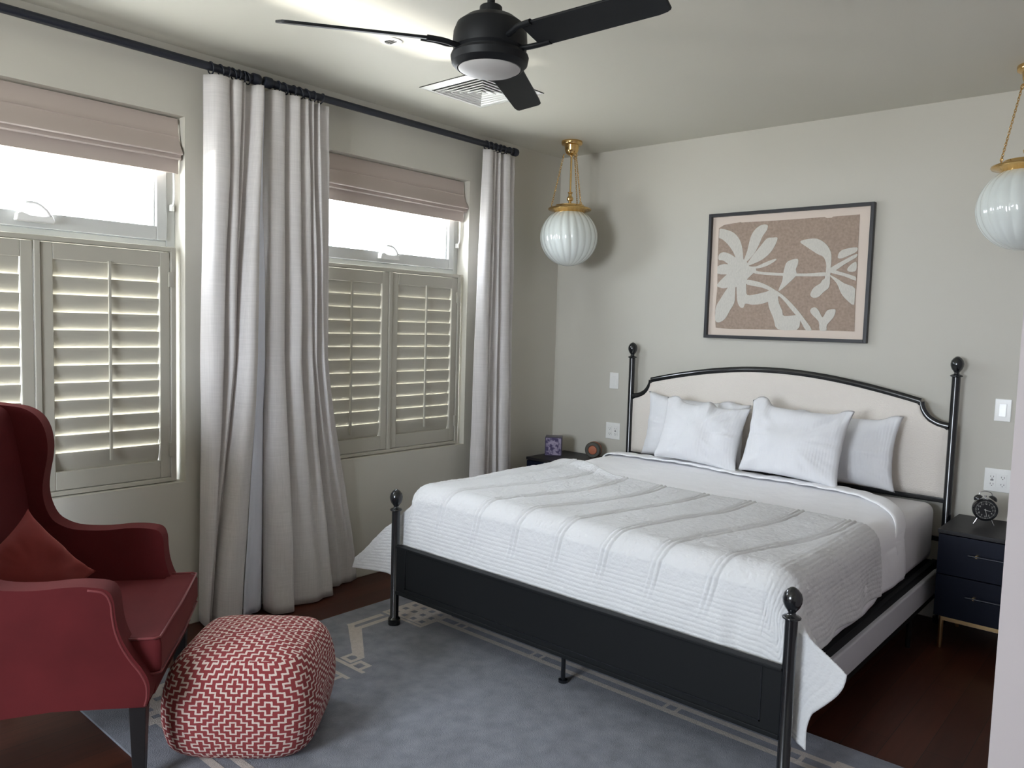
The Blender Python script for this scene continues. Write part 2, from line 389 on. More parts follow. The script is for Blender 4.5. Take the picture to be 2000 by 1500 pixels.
ART=[[(-0.444,0.307),(-0.407,0.326),(-0.297,0.337),(-0.293,0.334),(-0.016,0.331),(0.223,0.333),(0.239,0.326),(0.267,0.326),(0.273,0.332),(0.422,0.334),(0.423,0.167),(0.428,0.043),(0.427,-0.144),(0.432,-0.331),(0.22,-0.33),(0.022,-0.332),(-0.334,-0.337),(-0.433,-0.33),(-0.444,-0.235),(-0.435,-0.073),(-0.443,0.137)],[(-0.444,0.3),(-0.391,0.294),(-0.337,0.27),(-0.298,0.227),(-0.277,0.171),(-0.269,0.123),(-0.269,0.089),(-0.306,0.097),(-0.338,0.153),(-0.378,0.203),(-0.418,0.236),(-0.441,0.248)],[(-0.262,0.096),(-0.243,0.156),(-0.226,0.237),(-0.2,0.283),(-0.159,0.31),(-0.121,0.308),(-0.122,0.278),(-0.148,0.24),(-0.17,0.187),(-0.199,0.134),(-0.247,0.085)],[(-0.242,0.068),(-0.212,0.115),(-0.159,0.18),(-0.119,0.225),(-0.078,0.229),(-0.052,0.225),(-0.065,0.182),(-0.094,0.137),(-0.14,0.099),(-0.196,0.074),(-0.238,0.061)],[(-0.231,0.058),(-0.181,0.056),(-0.118,0.081),(-0.061,0.099),(-0.056,0.089),(-0.11,0.058),(-0.18,0.043)],[(-0.329,0.119),(-0.255,0.099),(-0.227,0.061),(-0.191,0.052),(-0.179,0.033),(-0.206,0.006),(-0.234,-0.021),(-0.24,-0.041),(-0.319,-0.074),(-0.364,-0.053),(-0.375,0.009),(-0.371,0.065),(-0.358,0.099)],[(-0.435,0.136),(-0.406,0.153),(-0.36,0.14),(-0.321,0.112),(-0.311,0.063),(-0.356,0.071),(-0.403,0.1),(-0.433,0.105)],[(-0.443,0.063),(-0.371,0.075),(-0.353,0.016),(-0.44,0.018)],[(-0.436,-0.052),(-0.397,-0.011),(-0.353,0.016),(-0.306,-0.026),(-0.349,-0.067),(-0.393,-0.077),(-0.432,-0.066)],[(-0.433,-0.186),(-0.412,-0.151),(-0.377,-0.095),(-0.335,-0.04),(-0.313,-0.033),(-0.31,-0.116),(-0.313,-0.171),(-0.341,-0.22),(-0.368,-0.269),(-0.404,-0.294),(-0.435,-0.288),(-0.444,-0.235)],[(-0.299,-0.026),(-0.247,-0.034),(-0.238,-0.075),(-0.228,-0.12),(-0.171,-0.116),(-0.101,-0.1),(-0.074,-0.09),(-0.025,-0.104),(-0.036,-0.144),(-0.084,-0.16),(-0.139,-0.177),(-0.196,-0.181),(-0.236,-0.174),(-0.249,-0.198),(-0.268,-0.199),(-0.288,-0.171),(-0.298,-0.116)],[(-0.194,0.033),(-0.136,0.021),(-0.011,0.012),(0.136,0.006),(0.245,0.01),(0.259,-0.01),(0.137,-0.011),(-0.01,-0.005),(-0.135,0.005),(-0.193,0.016)],[(-0.026,-0.084),(-0.008,-0.038),(-0.004,0.009),(0.009,0.067),(0.032,0.086),(0.078,0.095),(0.083,0.065),(0.072,0.033),(0.077,0.0),(0.046,-0.038),(-0.019,-0.094)],[(-0.241,-0.027),(-0.176,-0.035),(-0.104,-0.06),(-0.039,-0.097),(0.011,-0.13),(0.082,-0.196),(0.138,-0.261),(0.188,-0.328),(0.152,-0.329),(0.112,-0.268),(0.063,-0.216),(-0.002,-0.144),(-0.059,-0.107),(-0.131,-0.076),(-0.232,-0.055)],[(-0.088,-0.15),(-0.059,-0.117),(-0.034,-0.124),(-0.021,-0.17),(0.002,-0.216),(0.017,-0.249),(0.111,-0.242),(0.116,-0.274),(0.099,-0.33),(-0.019,-0.33),(-0.05,-0.264),(-0.082,-0.197)],[(0.089,0.195),(0.131,0.209),(0.189,0.208),(0.235,0.182),(0.262,0.149),(0.277,0.11),(0.278,0.034),(0.274,-0.048),(0.248,-0.035),(0.252,0.048),(0.233,0.099),(0.194,0.12),(0.133,0.161)],[(0.235,-0.035),(0.272,-0.016),(0.276,-0.074),(0.245,-0.105),(0.215,-0.134),(0.183,-0.137),(0.168,-0.118),(0.186,-0.079),(0.223,-0.054)],[(0.315,0.103),(0.325,0.127),(0.355,0.142),(0.418,0.148),(0.417,0.124),(0.382,0.106),(0.34,0.089),(0.318,0.09)],[(0.275,0.034),(0.347,0.076),(0.418,0.111),(0.419,0.093),(0.36,0.057),(0.307,0.021),(0.276,0.015)],[(0.374,0.032),(0.397,0.056),(0.42,0.065),(0.422,0.018),(0.394,0.01),(0.375,0.016)],[(0.275,0.031),(0.326,0.014),(0.422,-0.019),(0.424,-0.041),(0.358,-0.015),(0.276,0.009)],[(0.271,-0.004),(0.322,-0.03),(0.361,-0.056),(0.424,-0.087),(0.423,-0.178),(0.379,-0.15),(0.346,-0.112),(0.318,-0.055)],[(0.174,-0.208),(0.199,-0.194),(0.223,-0.214),(0.248,-0.253),(0.271,-0.214),(0.308,-0.204),(0.321,-0.213),(0.311,-0.252),(0.276,-0.297),(0.274,-0.329),(0.236,-0.33),(0.227,-0.279),(0.182,-0.234)]]
# ------------------------------------------------------------------ the room
H = 2.783
XR, YC = 3.38, -2.62          # bedroom's right wall and the corner where it turns
WT, WB = 2.469, 0.719
WIN = [(-4.12, -2.893), (-2.19, -0.966)]
struct('floor', MB().box(-0.25, 5.3, -7.2, 0.2, -0.1, 0.0), 'floor')
struct('ceiling', MB().box(-0.25, 5.3, -7.2, 0.2, H, H+0.1), 'ceiling')
m = MB()
ys = [-7.2, WIN[0][0], WIN[0][1], WIN[1][0], WIN[1][1], 0.2]
for a, b in ((0, 1), (2, 3), (4, 5)): m.box(-0.25, 0, ys[a], ys[b], 0, H)
for a, b in WIN: m.box(-0.25, 0, a, b, 0, WB); m.box(-0.25, 0, a, b, WT, H)
struct('wall_left', m, 'wall')
struct('wall_back', MB().box(0, XR+0.15, 0, 0.15, 0, H), 'wall')
struct('wall_right', MB().box(XR, XR+0.15, YC, 0, 0, H).box(XR+0.15, 5.3, YC, YC+0.15, 0, H), 'hall_wall')
struct('wall_hall', MB().box(5.15, 5.3, -7.2, YC, 0, H), 'wall')
m = MB(); m.box(0, 1.1, -7.2, -7.05, 0, H).box(2.7, 5.15, -7.2, -7.05, 0, H).box(1.1, 2.7, -7.2, -7.05, 0, 0.9).box(1.1, 2.7, -7.2, -7.05, 2.35, H)
struct('wall_front', m, 'wall')
struct('baseboard_left', MB().box(0, 0.014, -7.05, 0, 0, 0.11), 'wall', bevel=0.003)
struct('baseboard_back', MB().box(0.014, XR, -0.014, 0, 0, 0.11), 'trim', bevel=0.003)
m = MB(); m.box(1.1, 1.15, -7.2, -7.1, 0.9, 2.35).box(2.65, 2.7, -7.2, -7.1, 0.9, 2.35).box(1.15, 2.65, -7.2, -7.1, 0.9, 0.95).box(1.15, 2.65, -7.2, -7.1, 2.30, 2.35).box(1.87, 1.93, -7.19, -7.11, 0.95, 2.30)
struct('window_3', m, 'vinyl')  # unseen window, added to let daylight in from behind the camera

# ------------------------------------------------------------------ windows, shutters, roman shades
def window(idx, y0, y1):
    root = bpy.data.objects.new('window_%d' % idx, None); S.collection.objects.link(root); root.location = (-0.12, (y0+y1)/2, WB); root['kind'] = 'structure'
    m = MB(); fx0, fx1 = -0.17, -0.10
    fw = 0.045
    m.box(fx0, fx1, y0, y0+fw, WB, WT).box(fx0, fx1, y1-fw, y1, WB, WT).box(fx0, fx1, y0+fw, y1-fw, WT-fw, WT).box(fx0, fx1, y0+fw, y1-fw, WB, WB+fw)
    m.box(fx0, fx1, y0+fw, y1-fw, 1.80, 1.885)
    m.build('window_frame', 'vinyl', root, bevel=0.004)
    m = MB(); s0, s1 = y0+fw+0.002, y1-fw-0.002; a, b = 1.887, WT-fw-0.002; sw = 0.05; x0, x1 = -0.15, -0.085
    m.box(x0, x1, s0, s0+sw, a, b).box(x0, x1, s1-sw, s1, a, b).box(x0, x1, s0+sw, s1-sw, b-sw, b).box(x0, x1, s0+sw, s1-sw, a, a+0.065)
    m.box(x0+0.01, x1-0.02, s0+sw, s0+sw+0.012, a+0.065, b-sw).box(x0+0.01, x1-0.02, s1-sw-0.012, s1-sw, a+0.065, b-sw)
    sash = m.build('upper_sash', 'vinyl', root, bevel=0.004)
    MB().box(-0.132, -0.126, s0+sw, s1-sw, a+0.06, b-sw).build('glass_pane', 'glass', sash)
    MB().box(-0.142, -0.136, y0+fw, y1-fw, WB+fw, 1.80).build('lower_glass_pane', 'glass', root)
    # awning operator with a folded crank handle
    c = (y0+y1)/2 - 0.01; z = 1.925
    m = MB()
    prof = [(c-0.075, z), (c-0.07, z+0.03), (c-0.05, z+0.04), (c-0.02, z+0.028), (c+0.03, z+0.028), (c+0.065, z+0.036), (c+0.075, z+0.012), (c+0.075, z)]
    m.prism([(u, v-0.018) for u, v in prof], -0.084, -0.045, lambda u, v, d: (d, u, v))
    op = m.build('crank_housing', 'white_plastic', root, bevel=0.006, seg=3)
    pts = crv([(-0.05, c+0.055, z+0.012), (-0.04, c+0.035, z+0.035), (-0.038, c+0.0, z+0.058), (-0.04, c-0.040, z+0.060)], 6)
    MB().tube(pts, 0.010, 10, ry=0.006).build('crank_handle', 'white_plastic', op, smooth=True)
    m = MB(); m.box(-0.098, -0.07, y1-0.033, y1-0.018, 2.03, 2.06); m.tube(crv([(-0.075, y1-0.025, 2.05), (-0.06, y1-0.025, 2.08), (-0.058, y1-0.025, 2.15), (-0.06, y1-0.025, 2.22)], 5), 0.005, 8)
    m.build('side_latch', 'white_plastic', root, bevel=0.001)

def shutter(y0, y1, label, tilt=0.33):
    root = thing('plantation_shutter', label, 'window shutter', (-0.05, (y0+y1)/2, WB), group=None)
    zt, zb = 1.853, WB+0.004; a, b = y0+0.004, y1-0.03; x0, x1 = -0.078, -0.038
    m = MB(); fw = 0.024
    m.box(x0-0.008, x1+0.008, a, a+fw, zb, zt).box(x0-0.008, x1+0.008, b-fw, b, zb, zt).box(x0-0.008, x1+0.008, a+fw, b-fw, zt-0.022, zt).box(x0-0.008, x1+0.008, a+fw, b-fw, zb, zb+0.02)
    m.box(x0-0.008, x1+0.008, (a+b)/2-0.012, (a+b)/2+0.012, zb+0.02, zt-0.022)
    m.build('shutter_frame', 'shutter', root, bevel=0.003)
    mid = (a+b)/2
    for q, (p0, p1) in enumerate(((a+fw+0.003, mid-0.015), (mid+0.015, b-fw-0.003))):
        pz0, pz1 = zb+0.023, zt-0.026
        st = 0.047; m = MB(); rt, rb = 0.070, 0.082
        m.box(x0, x1, p0, p0+st, pz0, pz1).box(x0, x1, p1-st, p1, pz0, pz1).box(x0, x1, p0+st, p1-st, pz1-rt, pz1).box(x0, x1, p0+st, p1-st, pz0, pz0+rb)
        panel = m.build('shutter_panel', 'shutter', root, bevel=0.003)
        n = 12; lo, hi = pz0+rb, pz1-rt; pitch = (hi-lo)/n
        m = MB()
        for k in range(n):
            zc = lo+(k+0.5)*pitch; hw = 0.044; ct, sn = math.cos(tilt), math.sin(tilt)
            sec = []
            for j in range(14):                       # elliptical slat section, top edge leaning into the room
                t = 2*PI*j/14; u = math.cos(t)*hw; w = math.sin(t)*0.0052
                sec.append(((x0+x1)/2+u*sn+w*ct, zc+u*ct-w*sn))
            m.prism(sec, p0+st+0.002, p1-st-0.002, lambda u, v, d: (u, d, v))
        m.build('slats', 'shutter', panel, smooth='angle')
        ymid = (p0+p1)/2
        MB().box(-0.038, -0.026, ymid-0.006, ymid+0.006, lo+0.03, hi+0.008).build('tilt_rod', 'shutter', panel, bevel=0.002)
    for zz in (1.70, 0.88): MB().box(x1, x1+0.012, b-fw-0.012, b-fw+0.014, zz-0.035, zz+0.035).build('hinge', 'shutter', root, bevel=0.001)
    return root

def shade(y0, y1, label):
    root = thing('roman_shade', label, 'roman shade', (-0.03, (y0+y1)/2, 2.21))
    # stack of soft folds: a side profile (x, z) swept along the opening
    prof = [(-0.055, 2.46), (-0.045, 2.462), (-0.040, 2.40), (-0.034, 2.378), (-0.031, 2.375), (-0.035, 2.370), (-0.020, 2.33), (0.004, 2.298), (0.006, 2.290), (0.000, 2.285), (-0.014, 2.290),
            (-0.014, 2.278), (-0.010, 2.270), (-0.016, 2.264), (-0.038, 2.268), (-0.042, 2.25), (-0.040, 2.205), (-0.044, 2.203), (-0.052, 2.21)]
    ny = 24; P = np.zeros((len(prof), ny, 3)); yy = np.linspace(y0+0.008, y1-0.012, ny)
    for i, (x, z) in enumerate(prof):
        P[i, :, 0] = x + 0.0015*np.sin(yy*9+i*0.3); P[i, :, 1] = yy; P[i, :, 2] = z + 0.003*np.sin(yy*2.3+1)*(i > 5)
    MB().grid(P, closed_u=True).build('folded_fabric', 'blind', root, smooth='angle', angle=50)
    MB().box(-0.075, -0.055, y0+0.008, y1-0.012, 2.43, 2.462).build('head_rail', 'vinyl', root, bevel=0.002)
window(1, *WIN[0]); window(2, *WIN[1])
shutter(WIN[0][0], WIN[0][1], 'cream louvred shutter pair in the left window, behind the red wing chair', tilt=0.25)
shutter(WIN[1][0], WIN[1][1], 'cream louvred shutter pair in the window nearer the bed, slats nearly shut', tilt=0.17)
shade(WIN[0][0], WIN[0][1], 'beige roman shade drawn up over the left window behind the red chair')
shade(WIN[1][0], WIN[1][1], 'beige roman shade drawn up over the window nearer the bed')

# ------------------------------------------------------------------ curtain rods, rings and curtains
RZ, RX = 2.700, 0.10
def rod(ya, yb, caps, ringys, label):
    root = thing('curtain_rod', label, 'curtain rod', (RX, (ya+yb)/2, RZ))
    MB().cyl((RX, ya, RZ), (RX, yb, RZ), 0.019, 20).build('pole', 'rod', root, smooth='angle')
    for c, sgn in caps:
        MB().lathe([(0.0, -0.006), (0.024, -0.004), (0.027, 0.0), (0.027, 0.03), (0.024, 0.038), (0.012, 0.044), (0, 0.045)], (RX, c, RZ), (0, sgn, 0), 24).build('end_cap', 'rod', root, smooth='angle')
    for by in (ya+0.08 if len(caps) == 2 else yb-1.9, yb-0.13):
        m = MB(); m.cyl((0.004, by, RZ-0.03), (RX, by, RZ-0.03), 0.006); m.lathe([(0.025, 0), (0.025, 0.006), (0.0, 0.007)], (0, by, RZ-0.03), (1, 0, 0), 20); m.tube([(RX, by, RZ-0.03), (RX, by, RZ-0.016)], 0.009)
        m.build('bracket', 'rod', root, smooth='angle')
    for y in ringys:
        pts = [(RX, y+0.004*math.sin(a), RZ-0.006) for a in (0,)]
        c = Vector((RX, y, RZ-0.006)); tl = random.uniform(-0.4, 0.4)
        pts = [c + Vector((0.027*math.cos(t), 0.027*math.sin(t)*math.sin(tl), 0.027*math.sin(t))) for t in [2*PI*k/24 for k in range(24)]]
        MB().tube(pts, 0.0035, 8, closed=True).build('ring', 'rod', root, smooth=True)
rod(-5.4, -2.60, [(-2.60, 1)], [-2.815, -2.765, -2.73, -2.70, -2.675, -2.65, -2.63], 'black curtain rod over the left window, running out of the picture at the left')
rod(-2.50, -0.66, [(-2.50, -1), (-0.66, 1)], [-2.46, -2.42, -2.37, -2.33, -2.29, -2.25, -2.20, -0.92, -0.88, -0.84, -0.80, -0.76, -0.70], 'black curtain rod over the window nearer the bed, ends beside the corner')

def curtain(label, ctrl, ztop=2.662, zbot=0.004, nz=60, seed=1, lining=None, hemz=0.13):
    """ctrl: rows of (y, x) at the top, middle and bottom of every fold line"""
    cs = np.array([crv([c[k] for c in ctrl], 9) for k in range(3)])      # 3, n, 2
    n = cs.shape[1]; z = np.linspace(0, 1, nz)                         # 0 top .. 1 bottom
    P = np.zeros((n, nz, 3)); UVa = np.zeros((n, nz, 2))
    for j, t in enumerate(z):
        if t < 0.5: w = t/0.5; w = w*w*(3-2*w)*0.6+w*0.4; q = cs[0]*(1-w)+cs[1]*w
        else: w = (t-0.5)/0.5; w = w*w*(3-2*w)*0.4+w*0.6; q = cs[1]*(1-w)+cs[2]*w
        P[:, j, 1] = q[:, 0]; P[:, j, 0] = q[:, 1]; P[:, j, 2] = ztop+(zbot-ztop)*t
    u = np.linspace(0, 8, n)[:, None]; zz = z[None, :]*6
    low = np.clip(z-0.75, 0, 1)[None, :]*4
    P[:, :, 0] += 0.006*vnoise(u*1.3, zz*1.2, seed) + 0.010*low*vnoise(u*1.1, zz*2.2, seed+3)
    P[:, :, 0] = np.maximum(P[:, :, 0], 0.022)
    P[:, :, 1] += 0.005*vnoise(u*1.1+9, zz, seed+1)
    P[:, -1, 2] = zbot + 0.004
    root = thing('curtain', label, 'curtain', (0.1, float(P[:, :, 1].mean()), 0.0))
    jh = int(nz*(1-hemz/2.66))
    body = MB().grid(P, UV=None).build('drape', 'linen', root, smooth=True, solid=0.003, recalc=False)
    # double hem, a second layer of cloth stitched at the foot
    Q = P[:, jh:, :].copy()
    return root, P, Q
def hem(root, P, jh):
    pass
A_ctrl = [((-2.835, 0.07), (-2.85, 0.07), (-2.84, 0.03)), ((-2.80, 0.13), (-2.815, 0.135), (-2.845, 0.10)), ((-2.735, 0.135), (-2.765, 0.14), (-2.83, 0.12)),
          ((-2.728, 0.07), (-2.76, 0.075), (-2.82, 0.05)), ((-2.705, 0.13), (-2.735, 0.13), (-2.815, 0.08)), ((-2.675, 0.135), (-2.715, 0.135), (-2.81, 0.09)), ((-2.672, 0.08), (-2.71, 0.08), (-2.805, 0.045)),
          ((-2.650, 0.13), (-2.70, 0.12), (-2.80, 0.07)), ((-2.64, 0.08), (-2.69, 0.075), (-2.80, 0.05)), ((-2.612, 0.10), (-2.69, 0.10), (-2.80, 0.10)),
          ((-2.60, 0.15), (-2.675, 0.18), (-2.79, 0.18)), ((-2.575, 0.16), (-2.645, 0.20), (-2.745, 0.20)), ((-2.562, 0.12), (-2.612, 0.185), (-2.695, 0.17))]
B_ctrl = [((-2.52, 0.07), (-2.54, 0.06), (-2.53, 0.10)), ((-2.505, 0.13), (-2.515, 0.15), (-2.52, 0.20)), ((-2.44, 0.135), (-2.44, 0.15), (-2.43, 0.235)), ((-2.43, 0.07), (-2.425, 0.07), (-2.405, 0.14)),
          ((-2.40, 0.12), (-2.40, 0.13), (-2.36, 0.17)), ((-2.352, 0.14), (-2.34, 0.15), (-2.27, 0.20)), ((-2.345, 0.07), (-2.325, 0.07), (-2.20, 0.17)), ((-2.32, 0.12), (-2.295, 0.12), (-2.14, 0.17)), ((-2.295, 0.13), (-2.26, 0.13), (-2.115, 0.11)),
          ((-2.288, 0.07), (-2.25, 0.07), (-2.09, 0.05)), ((-2.265, 0.13), (-2.23, 0.13), (-2.03, 0.07)), ((-2.24, 0.08), (-2.205, 0.08), (-1.99, 0.05)), ((-2.225, 0.13), (-2.18, 0.12), (-1.94, 0.06)), ((-2.21, 0.09), (-2.165, 0.09), (-1.91, 0.04)),
          ((-2.155, 0.11), (-2.14, 0.10), (-1.875, 0.035))]
C_ctrl = [((-0.955, 0.10), (-0.985, 0.10), (-1.02, 0.10)), ((-0.925, 0.14), (-0.95, 0.14), (-0.98, 0.15)), ((-0.885, 0.13), (-0.90, 0.14), (-0.92, 0.15)), ((-0.878, 0.08), (-0.888, 0.08), (-0.895, 0.08)),
          ((-0.86, 0.13), (-0.86, 0.13), (-0.86, 0.14)), ((-0.835, 0.08), (-0.83, 0.08), (-0.82, 0.08)), ((-0.815, 0.13), (-0.80, 0.13), (-0.78, 0.14)), ((-0.79, 0.08), (-0.78, 0.075), (-0.75, 0.07)),
          ((-0.765, 0.13), (-0.75, 0.14), (-0.73, 0.15)), ((-0.72, 0.135), (-0.69, 0.14), (-0.65, 0.15)), ((-0.71, 0.08), (-0.68, 0.08), (-0.63, 0.08)), ((-0.67, 0.12), (-0.64, 0.12), (-0.60, 0.12)), ((-0.64, 0.09), (-0.625, 0.09), (-0.59, 0.08))]
rA, PA, _ = curtain('grey linen curtain right of the left window, its edge folded back to show white lining', A_ctrl, seed=4)
rB, PB, _ = curtain('grey linen curtain sweeping out at the floor, left of the window nearer the bed', B_ctrl, seed=9)
rC, PC, _ = curtain('grey linen curtain between the second window and the far corner, behind the bed', C_ctrl, seed=15)
# white lining turned out along the free edge of the first curtain
nz = PA.shape[1]; Lp = np.zeros((8, nz, 3)); t = np.linspace(0, 1, nz)
for j in range(nz):
    e = PA[-1, j]; g = max(0.0, (t[j]-0.22)/0.78)
    y1 = min(-2.535, e[1]+0.02+0.16*g)
    for i in range(8):
        s = i/7
        Lp[i, j] = (e[0]-0.004+(0.105-e[0])*min(1, g*2)*s + 0.014*math.sin(s*8+j*0.03)*g, e[1]+(y1-e[1])*s, e[2]+0.012*g*s)
Lp[:, :, 0] = np.maximum(Lp[:, :, 0], 0.03)
MB().grid(Lp).build('lining', 'lining', rA, smooth=True, solid=0.002, recalc=False)
# ------------------------------------------------------------------ rug
def rug():
    x0, x1, y0, y1 = 0.44, 3.24, -3.58, -1.75; T = 0.010
    m = MB(); m.box(x0, x1, y0, y1, 0.001, T, 0)
    cnt = [0]
    def strip(pts, w=0.032):
        pts = [Vector((a, b)) for a, b in pts]
        for a, b in zip(pts[:-1], pts[1:]):
            d = (b-a).normalized(); n = Vector((-d.y, d.x))*w/2; e = d*w/2
            q = [a-e+n, a-e-n, b+e-n, b+e+n]; cnt[0] += 1
            m.add([(p.x, p.y, T+0.0006+cnt[0]*0.000004) for p in q], [(0, 1, 2, 3)], 1)
    def sq(cx, cy, s=0.05, w=0.02):
        strip([(cx-s, cy-s), (cx+s, cy-s), (cx+s, cy+s), (cx-s, cy+s), (cx-s, cy-s)], w)
    cx, cy = (x0+x1)/2, (y0+y1)/2
    for sy in (1, -1):
        Y = lambda v: cy+sy*v
        hy = (y1-y0)/2
        for sx in (1, -1):
            X = lambda v: cx+sx*v
            hx = (x1-x0)/2
            for k, off in enumerate((0.165, 0.235)):
                # along the long side from the centre to the corner knot
                strip([(X(0.0), Y(hy-off)), (X(hx-0.40), Y(hy-off))], 0.03)
                # short side: runs up from the middle key, jogs diagonally outwards, then to the corner knot
                a = 0.0 if k == 0 else 0.06
                strip([(X(hx-0.45-a*0.6), Y(0.135)), (X(hx-0.155-off*0.0-a), Y(0.33)), (X(hx-0.155-a), Y(hy-0.40))], 0.032)
            # corner knot of little squares
            ox, oy = hx-0.155, hy-0.155
            for i in range(4):
                for j in range(3):
                    sq(X(ox-0.02-i*0.066), Y(oy-0.02-j*0.066), 0.024, 0.018)
            strip([(X(ox+0.02), Y(oy+0.02)), (X(ox-0.26), Y(oy+0.02)), (X(ox-0.26), Y(oy-0.20)), (X(ox+0.02), Y(oy-0.20)), (X(ox+0.02), Y(oy+0.02))], 0.018)
            sq(X(hx-0.47), Y(0.10), 0.03, 0.02)
            sq(X(hx-0.56), Y(0.07), 0.03, 0.02)
            strip([(X(hx-0.42), Y(0.04)), (X(hx-0.62), Y(0.04))], 0.02)
            for g in (0.35, 0.85):
                sq(X(g), Y(hy-0.20), 0.026, 0.016)
    tag(m.build('rug', ['rug', 'rug_line'], recalc=False), 'blue-grey rug with a taupe key-pattern border under the bed foot', 'rug')
rug()

# ------------------------------------------------------------------ bed
BX0, BX1, BYF, BYH = 0.736, 2.736, -2.175, -0.066
bed = thing('bed', 'black metal four-poster-style bed with arched cream headboard and low black footboard', 'bed', ((BX0+BX1)/2, -1.12, 0))
FINIAL = [(0.0, -0.002), (0.020, 0.0), (0.030, 0.004), (0.031, 0.008), (0.026, 0.012), (0.014, 0.017), (0.012, 0.024), (0.016, 0.030), (0.025, 0.042), (0.031, 0.058), (0.032, 0.072), (0.028, 0.088), (0.018, 0.101), (0.008, 0.108), (0, 0.110)]
def post(x, y, top, r=0.021, foot=True, z0=0.0):
    m = MB(); pr = [(r+0.009, 0), (r+0.010, 0.004), (r+0.010, 0.03), (r+0.004, 0.037), (r, 0.042), (r, top-z0-0.11)] if foot else [(r, 0), (r, top-z0-0.11)]
    m.lathe(pr, (x, y, z0), n=28)
    p = m.build('bedpost', 'black_metal', bed, smooth='angle')
    MB().lathe(FINIAL, (x, y, top-0.110), n=28).build('finial', 'black_metal', p, smooth=True)
post(BX0, BYF, 0.700, z0=0.011); post(BX1, BYF, 0.700, z0=0.011); post(BX0, BYH, 1.435); post(BX1, BYH, 1.435)
CX = (BX0+BX1)/2
half = [(0.981, 1.062), (0.93, 1.072), (0.885, 1.095), (0.858, 1.125), (0.842, 1.158), (0.838, 1.182)]
arch = [(0.838-0.838*k/16, 1.182+0.118*math.sin(PI/2*k/16)**0.95) for k in range(17)]
left = [(CX-a, z) for a, z in half] + [(CX-a, z) for a, z in arch]
right = [(CX+a, z) for a, z in reversed(arch[:-1])] + [(CX+a, z) for a, z in reversed(half)]
top = left[:5]+left[6:]+right[:16]+right[17:]
panel = [(CX-0.978, 0.675)] + [(x, z-0.004) for x, z in top] + [(CX+0.978, 0.675)]
tx = np.array([p[0] for p in top]); tz = np.array([p[1] for p in top])-0.002
xs_ = np.unique(np.concatenate([np.linspace(CX-0.978, CX+0.978, 90), tx])); zs_ = np.interp(xs_, tx, tz); nzz = 24
Pf = np.zeros((len(xs_), nzz, 3))
for i_, x_ in enumerate(xs_):
    k_ = np.linspace(0, 1, nzz); Pf[i_, :, 0] = x_; Pf[i_, :, 2] = 0.676+(zs_[i_]-0.676)*k_
    ed = min(1.0, (0.978-abs(x_-CX))/0.03)
    Pf[i_, :, 1] = BYH-0.004-0.018*np.clip(np.minimum(k_, 1-k_)*18, 0, 1)**0.5*max(ed, 0)**0.5
Pb = Pf.copy(); Pb[:, :, 1] = BYH+0.022
MB().grid(Pf).grid(Pb).build('headboard_panel', 'cream', bed, smooth=True)
segs = [crv(left[:6], 6), crv(left[6:]+right[:len(arch)-1], 2), crv(right[-6:], 6)]
m = MB()
for sg in segs: m.tube([(p[0], BYH-0.005, p[1]) for p in sg], 0.013, 10, ry=0.020)
m.build('headboard_frame', 'black_metal', bed, smooth='angle')
MB().box(BX0, BX1, BYH-0.016, BYH+0.016, 0.652, 0.678).build('crossbar', 'black_metal', bed, bevel=0.003)
MB().box(BX0, BX1, BYH-0.012, BYH+0.012, 0.442, 0.466).build('crossbar', 'black_metal', bed, bevel=0.003)
m = MB(); m.box(BX0+0.018, BX1-0.018, BYF-0.008, BYF+0.014, 0.172, 0.418)
m.box(BX0+0.018, BX1-0.018, BYF-0.016, BYF+0.02, 0.408, 0.420).box(BX0+0.018, BX1-0.018, BYF-0.013, BYF-0.008, 0.172, 0.190)
fb = m.build('footboard', 'footboard', bed, bevel=0.002)
m = MB(); a, b, c, d = BX0+0.085, BX1-0.085, 0.212, 0.418
for q in ((a, a+0.005, c, d), (b-0.005, b, c, d), (a, b, c, c+0.005)): m.box(q[0], q[1], BYF-0.0105, BYF-0.0075, q[2], q[3])
m.build('panel_moulding', 'black_metal', fb)
for x in (BX0+0.012, BX1-0.035):
    MB().box(x-0.012, x+0.012, BYF+0.02, BYH-0.02, 0.300, 0.345).build('side_rail', 'footboard', bed, bevel=0.002)
    s = -1 if x < CX else 1
    MB().box(x+s*0.013-0.012, x+s*0.013+0.018, BYF+0.045, BYH-0.06, 0.185, 0.305).build('upholstered_side_rail', 'rail_fabric', bed, bevel=0.008, seg=3)
    MB().box(x+s*0.013-0.010, x+s*0.013+0.012, BYF+0.05, BYH-0.06, 0.155, 0.184).build('lower_rail', 'footboard', bed, bevel=0.002)
MB().box(BX0+0.026, BX1-0.05, -2.12, -0.10, 0.325, 0.342).build('platform', 'footboard', bed)
MB().box(CX-0.02, CX+0.02, BYF+0.02, BYH-0.02, 0.27, 0.32).build('centre_beam', 'footboard', bed)
for y in (-2.08, -1.15, -0.35):
    MB().lathe([(0.02, 0), (0.02, 0.012), (0.010, 0.016), (0.010, 0.27)], (CX, y, 0.0115 if y < -1.75 else 0), n=16).build('support_leg', 'black_metal', bed, smooth='angle')
MB().lathe([(0.012, 0), (0.012, 0.17)], (BX1-0.03, -0.55, 0), n=14).build('support_leg', 'black_metal', bed, smooth='angle')

# mattress
MX0, MX1, MY0, MY1, MZ = 0.775, 2.690, -2.10, -0.10, 0.655
tag(MB().box(MX0, MX1, MY0, MY1, 0.347, MZ).build('mattress', 'mattress', bevel=0.05, seg=5), 'thick mattress with white fitted sheet, mostly hidden under the duvet', 'mattress')

